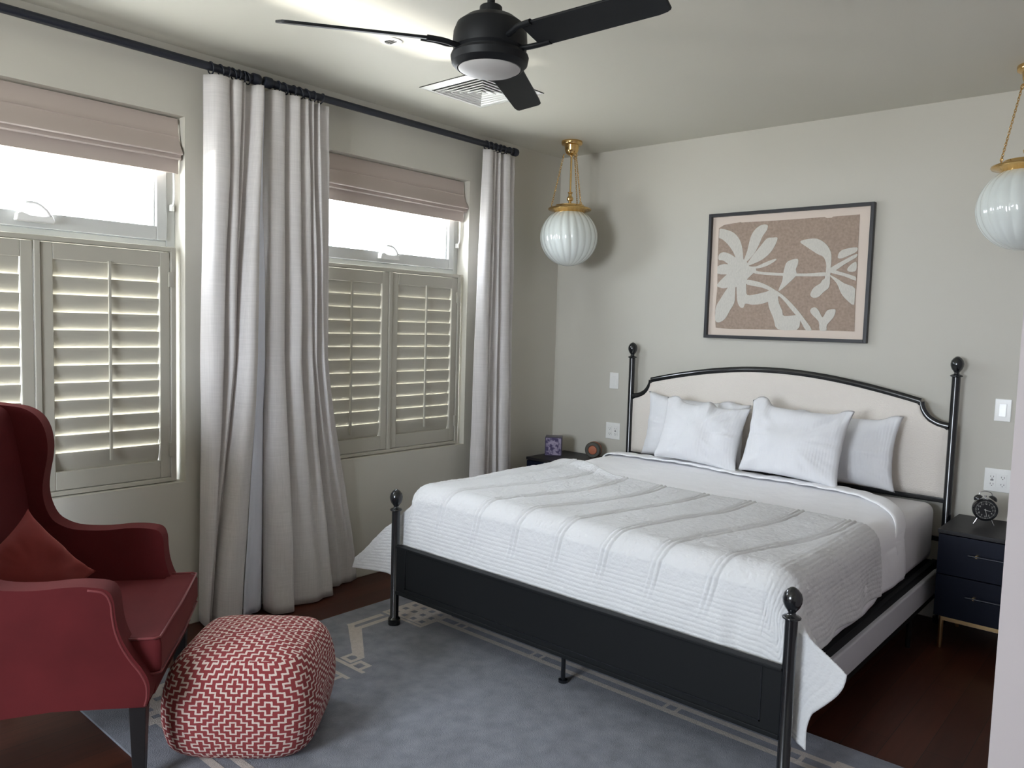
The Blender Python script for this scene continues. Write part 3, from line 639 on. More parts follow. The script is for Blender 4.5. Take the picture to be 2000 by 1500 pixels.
def edge_map(d, r):
    """distance past the start of the rounded edge -> (outward, down)"""
    d = np.asarray(d, float); q = r*PI/2
    out = np.where(d < 0, 0, np.where(d < q, r*np.sin(np.clip(d/r, 0, PI/2)), r))
    dn = np.where(d < 0, 0, np.where(d < q, r*(1-np.cos(np.clip(d/r, 0, PI/2))), r+d-q))
    return out, dn
def drape(A, B, z, r, flareL, flareR, lift=0.0):
    """A: cloth x, B: cloth y (negative towards the foot). Falls over the mattress's sides and foot."""
    ex0, ex1, ey = MX0+r-lift, MX1-r+lift, MY0+r-lift
    da = np.where(A < ex0, ex0-A, np.where(A > ex1, A-ex1, 0.0)); db = np.where(B < ey, ey-B, 0.0)
    R_ = np.hypot(da, db); phi = np.degrees(np.arctan2(db, np.maximum(da, 1e-9)))
    o, dn = edge_map(R_, r)
    o = np.where(R_ > 0, o, 0); dn = np.where(R_ > 0, dn, 0)
    side = np.where(A < (ex0+ex1)/2, -1, 1)
    hang = np.maximum(dn-r, 0)
    tau = np.where(side < 0, np.interp(phi, *zip(*flareL)), np.interp(phi, *zip(*flareR)))
    tau = np.where(R_ > 0, tau, 0)
    o2 = o + hang*np.sin(tau); dn2 = np.minimum(dn, r) + hang*np.cos(tau)
    cx = np.clip(A, ex0, ex1); cyy = np.maximum(B, ey)
    dirx = np.where(R_ > 0, da/np.maximum(R_, 1e-9), 0)*side; diry = -np.where(R_ > 0, db/np.maximum(R_, 1e-9), 0)
    X = cx+dirx*o2; Y = cyy+diry*o2; Z = z-dn2
    lim = -2.128+0.01*(Z-0.4)
    exc = np.maximum(lim-Y, 0); Y = Y+exc*0.97
    X = X+np.where(phi < 80, side*exc*0.75*np.clip((hang-0.0)/0.2, 0, 1), 0)
    return X, Y, Z, hang
ZERO = [(0, 0.0), (90, 0.0)]
# duvet
def duvet():
    na, nb = 170, 130
    a = np.linspace(MX0-0.20, MX1+0.262, na); b = np.linspace(MY0-0.10, -0.34, nb); A, B = np.meshgrid(a, b, indexing='ij')
    headlim = -0.34-0.34*np.clip((A-2.35)/0.4, 0, 1)**1.5 - 0.10*np.clip((A-1.2)/1.2, 0, 1)     # top edge slants away at the right
    B = MY0-0.10+(B-(MY0-0.10))*(headlim-(MY0-0.10))/(-0.34-(MY0-0.10))
    X, Y, Z, hang = drape(A, B, MZ+0.030, 0.09, [(0, .03), (45, .25), (90, 0)], [(0, .03), (45, .2), (90, 0)], 0.012)
    puff = 0.010*vnoise(A*2.2, B*2.2, 3)+0.005*vnoise(A*6, B*5, 5)
    Z += puff*(hang < 0.02)+0.012*np.clip((B+0.9)/0.5, 0, 1)*(hang < 0.01)
    s = np.where(A < 1.7, -1, 1)
    X += s*np.clip(hang/0.1, 0, 1)*(0.010+0.008*np.sin(B*13+1)+0.006*vnoise(B*9, A*3, 8))
    Z += 0.012*np.clip(hang/0.2, 0, 1)*np.sin(B*5)
    P = np.stack([X, Y, Z], -1)
    mb = MB().grid(P)
    root = thing('duvet', 'smooth white duvet under the quilt, sheet turned down below the pillows', 'duvet', (CX, -1.2, MZ))
    mb.build('duvet_cover', 'sheet', root, smooth=True, solid=0.014)
    # turned-down sheet band along the head edge
    nt_ = 14; k = np.linspace(0, 1, nt_)
    hl = P[:, -1, :]; Q = np.zeros((na, nt_, 3))
    for i in range(na):
        jn = P[i, -12]; d = hl[i]-jn; d /= np.linalg.norm(d)+1e-9
        for j, t in enumerate(k):
            ang = PI*1.15*t
            Q[i, j] = hl[i] + d*(0.035*math.sin(ang)-0.11*max(0, t-0.5)*2*0.9) + np.array([0, 0, 1])*(0.012*(1-math.cos(ang))-0.002*math.sin(i*0.7))
    MB().grid(Q).build('folded_sheet', 'sheet', root, smooth=True, solid=0.006)
duvet()

def quilt():
    AL, AR = MX0-0.40, MX1+0.275; BF = MY0-0.47
    na, nb = 620, 420
    u = np.linspace(0, 1, na); v = np.linspace(0, 1, nb); U_, V_ = np.meshgrid(u, v, indexing='ij')
    A = AL+(AR-AL)*U_
    top = -1.14 + 0.26*np.clip((1.35-A)/0.6, 0, 1)**1.3 - 0.02*np.sin(A*5)
    top = top - 0.05*np.clip((A-2.69)/0.25, 0, 1)
    B = BF+(top-BF)*V_
    X, Y, Z, hang = drape(A, B, MZ+0.062, 0.105, [(0, .15), (20, .45), (45, .80), (70, .45), (82, .04), (90, 0)], [(0, .12), (18, .65), (32, .80), (48, .35), (60, .2), (80, .02), (90, 0)], 0.032)
    # large soft shapes: a rucked ridge near the left head edge, gentle sag
    ridge = 0.035*np.exp(-((B-(-1.0-0.28*(A-1.0)))**2)/0.004)*np.exp(-((A-1.15)**2)/0.10)
    Z += (ridge+0.010*vnoise(A*2.0+4, B*2.4, 12))*(hang < 0.02)
    s = np.where(A < 1.7, -1, 1)
    hs = np.clip(hang/0.12, 0, 1)
    sidefac = (A < MX0) | (A > MX1)
    X += np.where(sidefac, s*hs*(0.012*np.sin(B*16+0.6)+0.010*vnoise(B*7, A*4, 21)), 0)
    foot = (B < MY0)&(~sidefac)
    Y += np.where(foot, hs*(0.005*vnoise(A*6, B*3, 31)-0.006*np.exp(-((A-2.47)/0.02)**2)+0.006*np.exp(-((A-2.52)/0.03)**2)), 0)
    Y = np.maximum(Y, -2.146+0.0*Y); 
    # stitched relief
    dl, dr, df = A-AL, AR-A, B-BF; dt = top-B
    bord = np.minimum(np.minimum(dl, dr-0.0), df)
    inb = bord < 0.36
    chan = np.abs(np.sin(bord*PI/0.019))**0.6
    # sweeping double lines from the head edge down to the border
    k = (A + 0.22*np.clip((-1.35-B), 0, 1)**1.4 + 0.012*np.sin(B*6))/0.235
    fr = np.abs(k-np.round(k))*0.235
    lines = np.exp(-((fr-0.011)/0.0048)**2)-0.8*np.exp(-(fr/0.0045)**2)-0.9*np.exp(-((fr-0.022)/0.0048)**2)
    leaf = vnoise(A*60, B*42, 41)*0.45+vnoise(A*110+3, B*95, 42)*0.5
    mid = np.abs(fr-0.1175); leaf = leaf+0.8*np.exp(-(mid/0.007)**2)*np.sin(B*60)
    cen = 0.0034*lines+0.0017*leaf
    bor = 0.0019*(chan-0.6)+0.0011*vnoise(A*40, B*40, 43)
    blend = np.clip((bord-0.34)/0.05, 0, 1)
    fade = np.clip((np.minimum(dl, dr)-0.30)/0.05, 0, 1)*np.clip((df-0.24)/0.1, 0, 1)
    h = cen*blend+bor*(1-blend)+0.0030*lines*fade*(1-blend)
    h = h+0.002*vnoise(A*12, B*12, 44)
    P = np.stack([X, Y, Z], -1)
    du = np.gradient(P, axis=0); dv = np.gradient(P, axis=1); nn = np.cross(du, dv); nn /= np.linalg.norm(nn, axis=-1, keepdims=True)+1e-12
    nn *= np.where(nn[..., 2:3].mean() > 0, 1, -1)
    P = P+nn*h[..., None]*1.25
    o = MB().grid(P).build('quilt', 'quilt', smooth=True, solid=0.006, recalc=False)
    tag(o, 'white quilted coverlet with stitched relief, draped over the foot half of the bed', 'quilt')
quilt()

# pillows
def cushion(w, h, t, nu=44, nv=40, seed=0, pinch=0.10, ear=0.035, wr=0.006, expo=0.42, ears=()):
    u = np.linspace(-1, 1, nu); v = np.linspace(-1, 1, nv); U_, V_ = np.meshgrid(u, v, indexing='ij')
    ex = 1-pinch*(1-V_**2)*np.abs(U_)**2*0.6; ez = 1-pinch*(1-U_**2)*np.abs(V_)**2*0.6
    c = (np.abs(U_)*np.abs(V_))**5
    X = U_*w/2*ex*(1+ear*c); Z = V_*h/2*ez*(1+ear*c)
    for eu, ea in ears:
        g = np.exp(-((U_-eu)**2)/0.022)*np.clip(V_, 0, 1)**5; Z = Z+ea*g; X = X+0.3*ea*g*np.sin((U_-eu)*14)
    D = (np.clip((1-U_**2)*(1-V_**2), 0, 1))**expo*t/2
    env = np.clip((1-U_**2)*(1-V_**2), 0, 1)**0.25
    for eu, ea in ears:
        D = D+0.012*np.exp(-((U_-eu)**2)/0.05)*np.clip(V_, 0, 1)**3*np.sin((U_-eu)*22+V_*6)*env
    rad = vnoise(np.arctan2(V_, U_)*5, np.hypot(U_, V_)*1.5, seed+5)*np.hypot(U_, V_)**2
    n1 = (vnoise(U_*2.5+seed, V_*2.2, seed)*1.4+rad*1.2)*wr*env; n2 = (vnoise(U_*3, V_*3+seed, seed+1)+rad)*wr*env
    mb = MB(); UV = np.stack([U_*w/2, V_*h/2], -1)
    mb.grid(np.stack([X, -D-n1, Z], -1), UV=UV); mb.grid(np.stack([X, D+n2, Z], -1), UV=UV)
    return mb, (U_, V_)
def place(mb, loc, tilt, yaw=0.0, roll=0.0):
    R_ = Matrix.Rotation(yaw, 4, 'Z') @ Matrix.Rotation(tilt, 4, 'X') @ Matrix.Rotation(roll, 4, 'Y')
    mb.v = [tuple(Vector(loc)+R_ @ Vector(v)) for v in mb.v]; return mb
def pillow(label, w, h, t, loc, tilt, yaw, roll, seed, ears):
    mb, _ = cushion(w, h, t, nu=72, nv=56, seed=seed, wr=0.013, ear=0.03, ears=ears)
    place(mb, loc, tilt, yaw, roll)
    o = mb.build('pillow', 'pillowcase', smooth=True)
    bm = bmesh.new(); bm.from_mesh(o.data); bmesh.ops.remove_doubles(bm, verts=bm.verts, dist=0.0004); bmesh.ops.recalc_face_normals(bm, faces=bm.faces); bm.to_mesh(o.data); bm.free()
    o.data.polygons.foreach_set('use_smooth', [True]*len(o.data.polygons))
    tag(o, label, 'pillow', 'white bed pillows')
pillow('white striped pillow leaning on the headboard, rear one at the window side', 0.70, 0.40, 0.17, (1.295, -0.192, 0.892), -0.14, 0, 0.03, 1, ((0.62, 0.02), (-0.95, 0.01)))
pillow('white striped pillow leaning on the headboard, rear one nearest the alarm clock', 0.68, 0.38, 0.17, (2.165, -0.192, 0.888), -0.14, 0, 0.0, 2, ((0.93, 0.025), (-0.55, 0.02)))
pillow('white striped front pillow at the window side, slumped with a rumpled top corner', 0.54, 0.37, 0.17, (1.445, -0.385, 0.902), -0.30, 0.0, 0.05, 3, ((-0.80, 0.030), (0.05, 0.032), (0.93, 0.012)))
pillow('white striped front pillow right of centre, with a pointed top left corner', 0.56, 0.40, 0.19, (2.020, -0.395, 0.917), -0.28, -0.03, 0.04, 4, ((-0.80, 0.045), (0.92, 0.025)))

# ------------------------------------------------------------------ nightstands
def nightstand(x0, label, full=True):
    w, d, zt = 0.52, 0.445, 0.597; y0 = -0.465; x1 = x0+w
    root = thing('nightstand', label, 'nightstand', ((x0+x1)/2, y0+d/2, 0))
    z0 = 0.165
    m = MB(); m.box(x0+0.003, x0+0.021, y0+0.02, y0+d, z0, zt-0.02).box(x1-0.021, x1-0.003, y0+0.02, y0+d, z0, zt-0.02).box(x0+0.021, x1-0.021, y0+0.02, y0+d, z0, z0+0.018).box(x0+0.021, x1-0.021, y0+d-0.01, y0+d, z0, zt-0.02).box(x0+0.021, x1-0.021, y0+0.025, y0+d-0.01, 0.370, 0.382)
    m.build('body', 'navy', root, bevel=0.0015)
    MB().box(x0, x1, y0, y0+d, zt-0.020, zt).build('top', 'nightstand_top', root, bevel=0.002)
    for za, zb_ in ((z0+0.002, 0.374), (0.379, zt-0.024)):
        dr = MB().box(x0+0.005, x1-0.005, y0+0.002, y0+0.022, za, zb_).build('drawer_front', 'navy', root, bevel=0.0015)
        zc = za+(zb_-za)*0.60; m = MB(); xc = (x0+x1)/2
        m.cyl((xc-0.12, y0-0.022, zc), (xc+0.12, y0-0.022, zc), 0.0045)
        h = m.build('handle', 'rod', dr, smooth='angle')
        for s in (-1, 1): MB().cyl((xc+s*0.085, y0-0.024, zc), (xc+s*0.085, y0+0.004, zc), 0.0065).build('handle_mount', 'satin_gold', dr, smooth='angle')
    for sx in (x0+0.035, x1-0.035):
        for sy in (y0+0.035, y0+d-0.035):
            MB().lathe([(0.009, 0), (0.011, 0.01), (0.011, z0)], (sx, sy, 0), n=16).build('leg', 'satin_gold', root, smooth='angle')
    m = MB()
    for yy in (y0+0.035, y0+d-0.035): m.box(x0+0.035, x1-0.035, yy-0.009, yy+0.009, z0-0.024, z0-0.0005)
    for xx in (x0+0.035, x1-0.035): m.box(xx-0.009, xx+0.009, y0+0.035, y0+d-0.035, z0-0.024, z0-0.0005)
    m.build('leg_frame', 'satin_gold', root)
    return root
nightstand(2.785, 'dark navy two-drawer nightstand on brass legs, by the right wall under the alarm clock')
nightstand(0.135, 'dark nightstand in the far corner, half hidden by the bed')

# small things on the nightstands
def alarm_clock(c, rz):
    root = thing('alarm_clock', 'black twin-bell alarm clock standing on the right nightstand', 'alarm clock', c, rz)
    R_ = 0.056; zc = 0.078
    m = MB(); m.lathe([(0.0, 0.028), (0.044, 0.028), (R_-0.004, 0.020), (R_, 0.012), (R_, -0.020), (R_-0.002, -0.026), (R_-0.007, -0.026), (R_-0.008, -0.018), (0, -0.018)], (0, 0, zc), (0, 1, 0), 48)
    m.build('case', 'black_metal', root, local=True, smooth='angle')
    m = MB(); m.lathe([(R_-0.0085, 0), (R_-0.0085, 0.002), (0, 0.002)], (0, -0.0195, zc), (0, 1, 0), 40); face = m.build('dial', 'clock_face', root, local=True, smooth='angle')
    m = MB()
    for k in range(60):
        a = 2*PI*k/60; r0, r1 = (0.040, 0.045) if k % 5 else (0.0385, 0.045); w = 0.0004 if k % 5 else 0.001
        d = Vector((math.sin(a), 0, math.cos(a))); n = Vector((math.cos(a), 0, -math.sin(a)))*w; cc = Vector((0, -0.0203, zc))
        m.add([cc+d*r0-n, cc+d*r0+n, cc+d*r1+n, cc+d*r1-n], [(0, 1, 2, 3)])
    for k in range(1, 13):
        cu = bpy.data.curves.new('n', 'FONT'); cu.body = str(k); cu.size = 0.0125; cu.align_x = 'CENTER'; cu.align_y = 'CENTER'; cu.resolution_u = 2
        ob = bpy.data.objects.new('n', cu); S.collection.objects.link(ob); bpy.context.view_layer.update()
        me = ob.to_mesh(); a = 2*PI*k/12
        m.add([(v.co.x+0.0315*math.sin(a), -0.0203, v.co.y+zc+0.0315*math.cos(a)) for v in me.vertices], [tuple(p.vertices) for p in me.polygons])
        ob.to_mesh_clear(); bpy.data.objects.remove(ob); bpy.data.curves.remove(cu)
    m.build('numerals', 'clock_ink', face, local=True, recalc=False)
    m = MB()
    def hand(ang, L_, w):
        d = Vector((math.sin(ang), 0, math.cos(ang))); n = Vector((math.cos(ang), 0, -math.sin(ang)))*w; c0 = Vector((0, -0.0212, zc))
        m.add([c0-d*0.006-n, c0-d*0.006+n, c0+d*L_+n*0.5, c0+d*L_-n*0.5], [(0, 1, 2, 3)])
    hand(2*PI*3.45/12, 0.024, 0.0016); hand(2*PI*28/60, 0.036, 0.0012); m.lathe([(0.003, 0), (0.003, 0.002)], (0, -0.0222, zc), (0, 1, 0), 12)
    m.build('hands', 'clock_ink', face, local=True, recalc=False)
    for s in (-1, 1):
        ax = Vector((s*0.55, 0, 0.84)).normalized(); b0 = Vector((s*0.031, 0, zc+0.053))
        MB().lathe([(0.0, 0.018), (0.008, 0.0175), (0.017, 0.012), (0.0215, 0.003), (0.022, 0), (0.019, 0.001), (0, 0.006)], b0, ax, 24).build('bell', 'black_metal', root, local=True, smooth='angle')
        m = MB(); m.tube([Vector((s*0.028, 0, zc-0.046)), Vector((s*0.044, 0, 0.0))], 0.0035, 10); m.build('leg', 'chrome', root, local=True, smooth='angle')
    m = MB(); m.tube(crv([(-0.03, 0, zc+0.071), (-0.022, 0, zc+0.086), (0, 0, zc+0.092), (0.022, 0, zc+0.086), (0.03, 0, zc+0.071)], 6), 0.002, 8)
    m.build('carrying_handle', 'chrome', root, local=True, smooth=True)
    m = MB(); m.tube([(0, 0, zc+0.05), (0, 0, zc+0.066)], 0.0015, 8); m.lathe([(0.005, 0), (0.005, 0.007)], (0, 0, zc+0.064), n=12); m.build('hammer', 'chrome', root, local=True, smooth='angle')
alarm_clock((2.93, -0.19, 0.597), 0.35)
def photo_cube():
    c = Vector((0.205, -0.24, 0.597)); rt = thing('photo_cube', 'violet-grey printed cube with dark edges, standing on the corner nightstand', 'box', c, 0.62)
    s, h = 0.060, 0.135; m = MB().box(-s, s, -s, s, 0.0, h); m.build('case', 'box_frame', rt, local=True, bevel=0.002)
    m = MB(); e = 0.006; m.box(-s+e, s-e, -s-0.001, -s+0.001, e, h-e); m.build('front_print', 'print', rt, local=True)
    m = MB(); m.box(s-0.001, s+0.001, -s+e, s-e, e, h-e).box(-s-0.001, -s+0.001, -s+e, s-e, e, h-e); m.build('side_print', 'print', rt, local=True)
photo_cube()
def round_device():
    rt = thing('round_speaker', 'small round dark device with a burnt orange face beside the pillow, on the corner nightstand', 'speaker', (0.475, -0.12, 0.597), 0.30)
    R_ = 0.058
    MB().lathe([(0, 0.03), (R_-0.01, 0.03), (R_, 0.022), (R_, -0.022), (R_-0.006, -0.028), (0.034, -0.028), (0.034, -0.020), (0, -0.020)], (0, 0, R_), (0, 1, 0), 40).build('case', 'olive', rt, local=True, smooth='angle')
    MB().lathe([(0.033, 0), (0.030, -0.007), (0, -0.009)], (0, -0.0195, R_), (0, 1, 0), 32).build('face', 'orange', rt, local=True, smooth='angle')
    MB().lathe([(R_+0.0008, 0.0), (R_+0.0008, 0.014)], (0, -0.004, R_), (0, 1, 0), 40).build('rim_band', 'orange', rt, local=True, smooth='angle')
round_device()
# ------------------------------------------------------------------ wall plates
def rocker(x, z, label):
    rt = thing('light_switch', label, 'light switch', (x, 0, z-0.058))
    MB().box(x-0.037, x+0.037, -0.006, -0.0002, z-0.058, z+0.058).build('cover_plate', 'white_plastic', rt, bevel=0.003)
    m = MB(); m.box(x-0.017, x+0.017, -0.0075, -0.005, z-0.034, z+0.034); m.build('bezel', 'white_plastic', rt, bevel=0.001)
    m = MB(); m.prism([(-0.0075, z-0.031), (-0.0115, z-0.031), (-0.008, z+0.031), (-0.0075, z+0.031)], x-0.0145, x+0.0145, lambda u, v, d: (d, u, v)); m.build('rocker', 'white_plastic', rt)
def outlet(x, z, label, busy):
    rt = thing('power_outlet', label, 'power outlet', (x, 0, z-0.058))
    MB().box(x-0.060, x+0.060, -0.006, -0.0002, z-0.060, z+0.060).build('cover_plate', 'white_plastic', rt, bevel=0.003)
    for k, s in enumerate((-1, 1)):
        cx = x+s*0.024
        m = MB().box(cx-0.017, cx+0.017, -0.0085, -0.005, z-0.034, z+0.034)
        for zz in (z-0.020, z+0.018):
            m.box(cx-0.0075, cx-0.0055, -0.0090, -0.0082, zz-0.004, zz+0.005, 1).box(cx+0.0055, cx+0.0075, -0.0090, -0.0082, zz-0.004, zz+0.004, 1)
            m.box(cx-0.002, cx+0.002, -0.0090, -0.0082, zz-0.011, zz-0.0075, 1)
        if busy(k): m.box(cx-0.007, cx+0.007, -0.0090, -0.0082, z-0.0035, z-0.0005, 1).box(cx-0.007, cx+0.007, -0.0090, -0.0082, z+0.0010, z+0.0040, 1)
        m.build('socket', ['white_plastic', 'slot'], rt)
rocker(0.5495, 1.153, 'white rocker light switch on the wall left of the headboard')
rocker(2.9465, 1.166, 'white rocker light switch on the wall right of the headboard')
outlet(0.5555, 0.791, 'white double power outlet below the switch, left of the headboard', lambda k: k == 1)
outlet(2.946, 0.800, 'white double power outlet behind the alarm clock', lambda k: k == 0)

# ------------------------------------------------------------------ picture
def picture():
    X, Z = 1.756, 1.882; w, h = 0.506, 0.397; f = 0.020
    rt = thing('framed_picture', 'framed taupe and cream leaf print in a thin black frame above the headboard', 'picture', (X, 0, Z-h))
    m = MB(); y0, y1 = -0.034, -0.001
    m.box(X-w, X-w+f, y0, y1, Z-h, Z+h).box(X+w-f, X+w, y0, y1, Z-h, Z+h).box(X-w+f, X+w-f, y0, y1, Z+h-f, Z+h).box(X-w+f, X+w-f, y0, y1, Z-h, Z-h+f)
    m.build('frame', 'frame_black', rt, bevel=0.0015)
    MB().box(X-w+f, X+w-f, -0.009, -0.004, Z-h+f, Z+h-f).build('backing_paper', 'art_paper', rt)
    m = MB(); m.prism(ART[0], -0.0115, -0.0095, lambda u, v, d: (X+u, d, Z+v)); pr = m.build('printed_cloth', 'art_brown', rt, recalc=False)
    m = MB()
    for i, q in enumerate(ART[1:]):
        c = crv(q, 3, closed=True)
        c[:, 0] = np.clip(c[:, 0], -0.440, 0.424); c[:, 1] = np.clip(c[:, 1], -0.334, 0.33)
        m.prism([tuple(p) for p in c], -0.0125-0.00008*i, -0.0117, lambda u, v, d: (X+u, d, Z+v))
    m.build('leaf_motif', 'art_cream', pr, recalc=True)
picture()

# ------------------------------------------------------------------ pendants
def pendant(x, y, label):
    rt = thing('pendant_lamp', label, 'pendant lamp', (x, y, H), group='ribbed globe pendants either side of the bed')
    m = MB(); m.lathe([(0.0, 0.0), (0.070, 0.0), (0.072, -0.005), (0.070, -0.022), (0.065, -0.026), (0.050, -0.029), (0.048, -0.042), (0.046, -0.060), (0.038, -0.080), (0.022, -0.093), (0.010, -0.096), (0.007, -0.104), (0, -0.104)], (x, y, H-0.0005), n=48)
    m.build('canopy', 'gold', rt, smooth='angle', angle=50)
    m = MB(); m.cyl((x, y, H-0.10), (x, y, 2.40), 0.0065); m.lathe([(0.008, 0), (0.019, 0.004), (0.019, 0.014), (0.011, 0.018), (0.011, 0.03), (0.020, 0.036), (0.023, 0.048), (0.018, 0.058), (0.012, 0.066), (0.012, 0.08), (0.017, 0.085), (0.017, 0.09), (0.007, 0.094)], (x, y, 2.352), n=24)
    m.build('stem', 'gold', rt, smooth='angle')
    R_ = 0.197; zc = 2.138
    pl = [(0.050, 0.042), (0.098, 0.038), (0.099, 0.030), (0.105, 0.022), (0.136, 0.020), (0.146, 0.016), (0.148, 0.010), (0.144, 0.004), (0.123, 0.0), (0.110, -0.006), (0.104, -0.014), (0.100, -0.014), (0.096, 0.010), (0.0, 0.014)]
    m = MB(); m.lathe(pl, (x, y, zc+0.178), n=64)
    m.build('gallery_plate', 'gold', rt, smooth='angle', angle=50)
    for k in range(3):
        a = 2*PI*k/3 + 0.72 + PI + 0.02
        t0 = Vector((x+0.054*math.cos(a), y+0.054*math.sin(a), H-0.100)); t1 = Vector((x+0.124*math.cos(a), y+0.124*math.sin(a), zc+0.215))
        m = MB(); d = (t1-t0); L_ = d.length; d.normalize()
        n = 26; side = d.cross(Vector((0, 0, 1))).normalized(); oth = d.cross(side).normalized()
        for i in range(n):                               # oval chain links, alternately turned
            c = t0+d*(L_*(i+0.5)/n); s1 = side if i % 2 else oth; hl = L_/n*0.72
            m.tube([c+d*hl*math.cos(q)+s1*0.0048*math.sin(q) for q in [2*PI*j/10 for j in range(10)]], 0.0017, 5, closed=True)
        ch = m.build('chain', 'gold', rt, smooth=True)
        e = Vector((math.cos(a), math.sin(a), 0))
        for c, seg_ in ((t0, (t0-e*0.008+Vector((0, 0, 0.012)), t0+Vector((0, 0, 0.009)))), (t1, (t1-Vector((0, 0, 0.008)), Vector((t1.x, t1.y, zc+0.196))))):
            m = MB(); m.tube([c+Vector((0, 0, 0.009*math.cos(q)))+side*0.009*math.sin(q) for q in [2*PI*j/14 for j in range(14)]], 0.0025, 6, closed=True)
            m.tube(seg_, 0.0035, 6); m.build('chain_hook', 'gold', rt, smooth=True)
    NR = 22; prof = []
    for k in range(61):
        t = 0.47+(PI-0.47)*k/60; prof.append((R_*math.sin(t), R_*math.cos(t)))
    nseg = NR*8
    vs = []; fs = []
    for i, (r, z) in enumerate(prof):
        tw = 0.10*(z/R_)                                  # ribs swirl slightly
        for k in range(nseg):
            a = 2*PI*k/nseg; ph = (a+tw)*NR/(2*PI); fr = ph-math.floor(ph)
            rib = 1-0.034*(abs(2*fr-1)**2.2)*min(1, r/0.06)
            vs.append((x+r*rib*math.cos(a), y+r*rib*math.sin(a), zc+z*(0.985)))
    for i in range(len(prof)-1):
        for k in range(nseg): fs.append((i*nseg+k, i*nseg+(k+1) % nseg, (i+1)*nseg+(k+1) % nseg, (i+1)*nseg+k))
    MB().add(vs, fs).build('ribbed_globe', 'globe', rt, smooth=True)
pendant(0.394, -0.392, 'ribbed white glass globe pendant on brass chains, hanging in the far corner')
pendant(3.030, -0.392, 'ribbed white glass globe pendant cut off by the picture\'s right edge')

# ------------------------------------------------------------------ ceiling fan
def fan():
    fx, fy, zb = 1.901, -2.811, 2.431
    rt = thing('ceiling_fan', 'black three-blade ceiling fan with round frosted light, hanging by a short rod', 'ceiling fan', (fx, fy, zb))
    MB().cyl((fx, fy, zb+0.06), (fx, fy, H-0.04), 0.0125).build('downrod', 'fan', rt, smooth='angle')
    MB().lathe([(0.0, 0), (0.07, 0), (0.072, -0.02), (0.055, -0.045), (0.02, -0.058), (0, -0.058)], (fx, fy, H-0.0005), n=36).build('canopy', 'fan', rt, smooth='angle')
    MB().lathe([(0.033, 0.115), (0.036, 0.112), (0.037, 0.092), (0.045, 0.088), (0.080, 0.076), (0.108, 0.055), (0.118, 0.030), (0.120, 0.0), (0.118, -0.022), (0.112, -0.03), (0.112, -0.034), (0.123, -0.037), (0.126, -0.045), (0.122, -0.066), (0.108, -0.080), (0.104, -0.082), (0.102, -0.076), (0, -0.076)], (fx, fy, zb), n=64).build('motor_housing', 'fan', rt, smooth='angle', angle=30)
    MB().lathe([(0.1015, -0.074), (0.100, -0.082), (0.085, -0.090), (0.045, -0.096), (0, -0.098)], (fx, fy, zb), n=64).build('light_lens', 'lens', rt, smooth='angle')
    th0 = 4.179
    for k in range(3):
        a = th0+2*PI*k/3
        pitch = -0.30
        Rz = Matrix.Translation((fx, fy, zb-0.004)) @ Matrix.Rotation(a, 4, 'Z') @ Matrix.Rotation(pitch, 4, 'X') @ Matrix.Rotation(0.03, 4, 'Y')
        out = [(0.17, -0.047), (0.22, -0.053), (0.60, -0.052), (0.645, -0.050), (0.66, -0.040), (0.645, 0.042), (0.632, 0.048), (0.60, 0.053), (0.22, 0.060), (0.17, 0.054)]
        m = MB(); m.prism(out, -0.004, 0.004, lambda u, v, d: Rz @ Vector((u, v, d)))
        bl = m.build('blade', 'fan', rt, bevel=0.003, seg=3)
        m = MB()
        for s in (-1, 1):
            pts = crv([(0.095, s*0.028, -0.012-s*0.004), (0.13, s*0.040, -0.010), (0.165, s*0.049, -0.004), (0.215, s*0.051, -0.001)], 5)
            m.tube([Rz @ Vector(p) for p in pts], 0.0105, 10, ry=0.0085)
        m.build('blade_bracket', 'fan', rt, smooth='angle')
fan()

# ------------------------------------------------------------------ ceiling vent and downlight
def vent():
    cx, cy = 0.695, -1.594; s = 0.236
    rt = thing('ceiling_vent', 'white square four-way air diffuser in the ceiling behind the fan', 'air vent', (cx, cy, H))
    def ring(m, r0, z0, r1, z1, th=0.0025):
        v = []
        for r, z in ((r0, z0), (r1, z1), (r1, z1+th), (r0, z0+th)):
            for a, b in ((-1, -1), (1, -1), (1, 1), (-1, 1)): v.append((cx+a*r, cy+b*r, z))
        f = [(i*4+k, i*4+(k+1) % 4, ((i+1) % 4)*4+(k+1) % 4, ((i+1) % 4)*4+k) for i in range(4) for k in range(4)]
        m.add(v, f)
    m = MB(); ring(m, s, H-0.004, s-0.045, H-0.014, 0.003); ring(m, s, H-0.0045, s, H-0.001, 0.0005); m.build('face_frame', 'white_plastic', rt)
    m = MB()
    for k in range(6):
        r = s-0.058-k*0.031; ring(m, r, H-0.018, r-0.024, H-0.003, 0.0015); ring(m, r, H-0.020, r-0.004, H-0.020, 0.002)
    m.build('louvres', 'white_plastic', rt)
    MB().box(cx-s+0.05, cx+s-0.05, cy-s+0.05, cy+s-0.05, H-0.0022, H-0.0006).build('duct_opening', 'duct', rt)
vent()
dl = thing('recessed_downlight', 'small white recessed downlight in the ceiling, just below the left fan blade', 'downlight', (0.869, -2.367, H))
MB().lathe([(0.050, 0.0), (0.048, -0.004), (0.030, -0.006), (0.028, -0.001), (0, -0.001)], (0.869, -2.367, H-0.0003), n=40).build('trim_ring', 'white_plastic', dl, smooth='angle')
m = MB()
for k in range(-1, 2): m.box(0.869-0.022, 0.869+0.022, -2.367+k*0.014-0.002, -2.367+k*0.014+0.002, H-0.006, H-0.0015)
m.build('baffle', 'slot', dl)

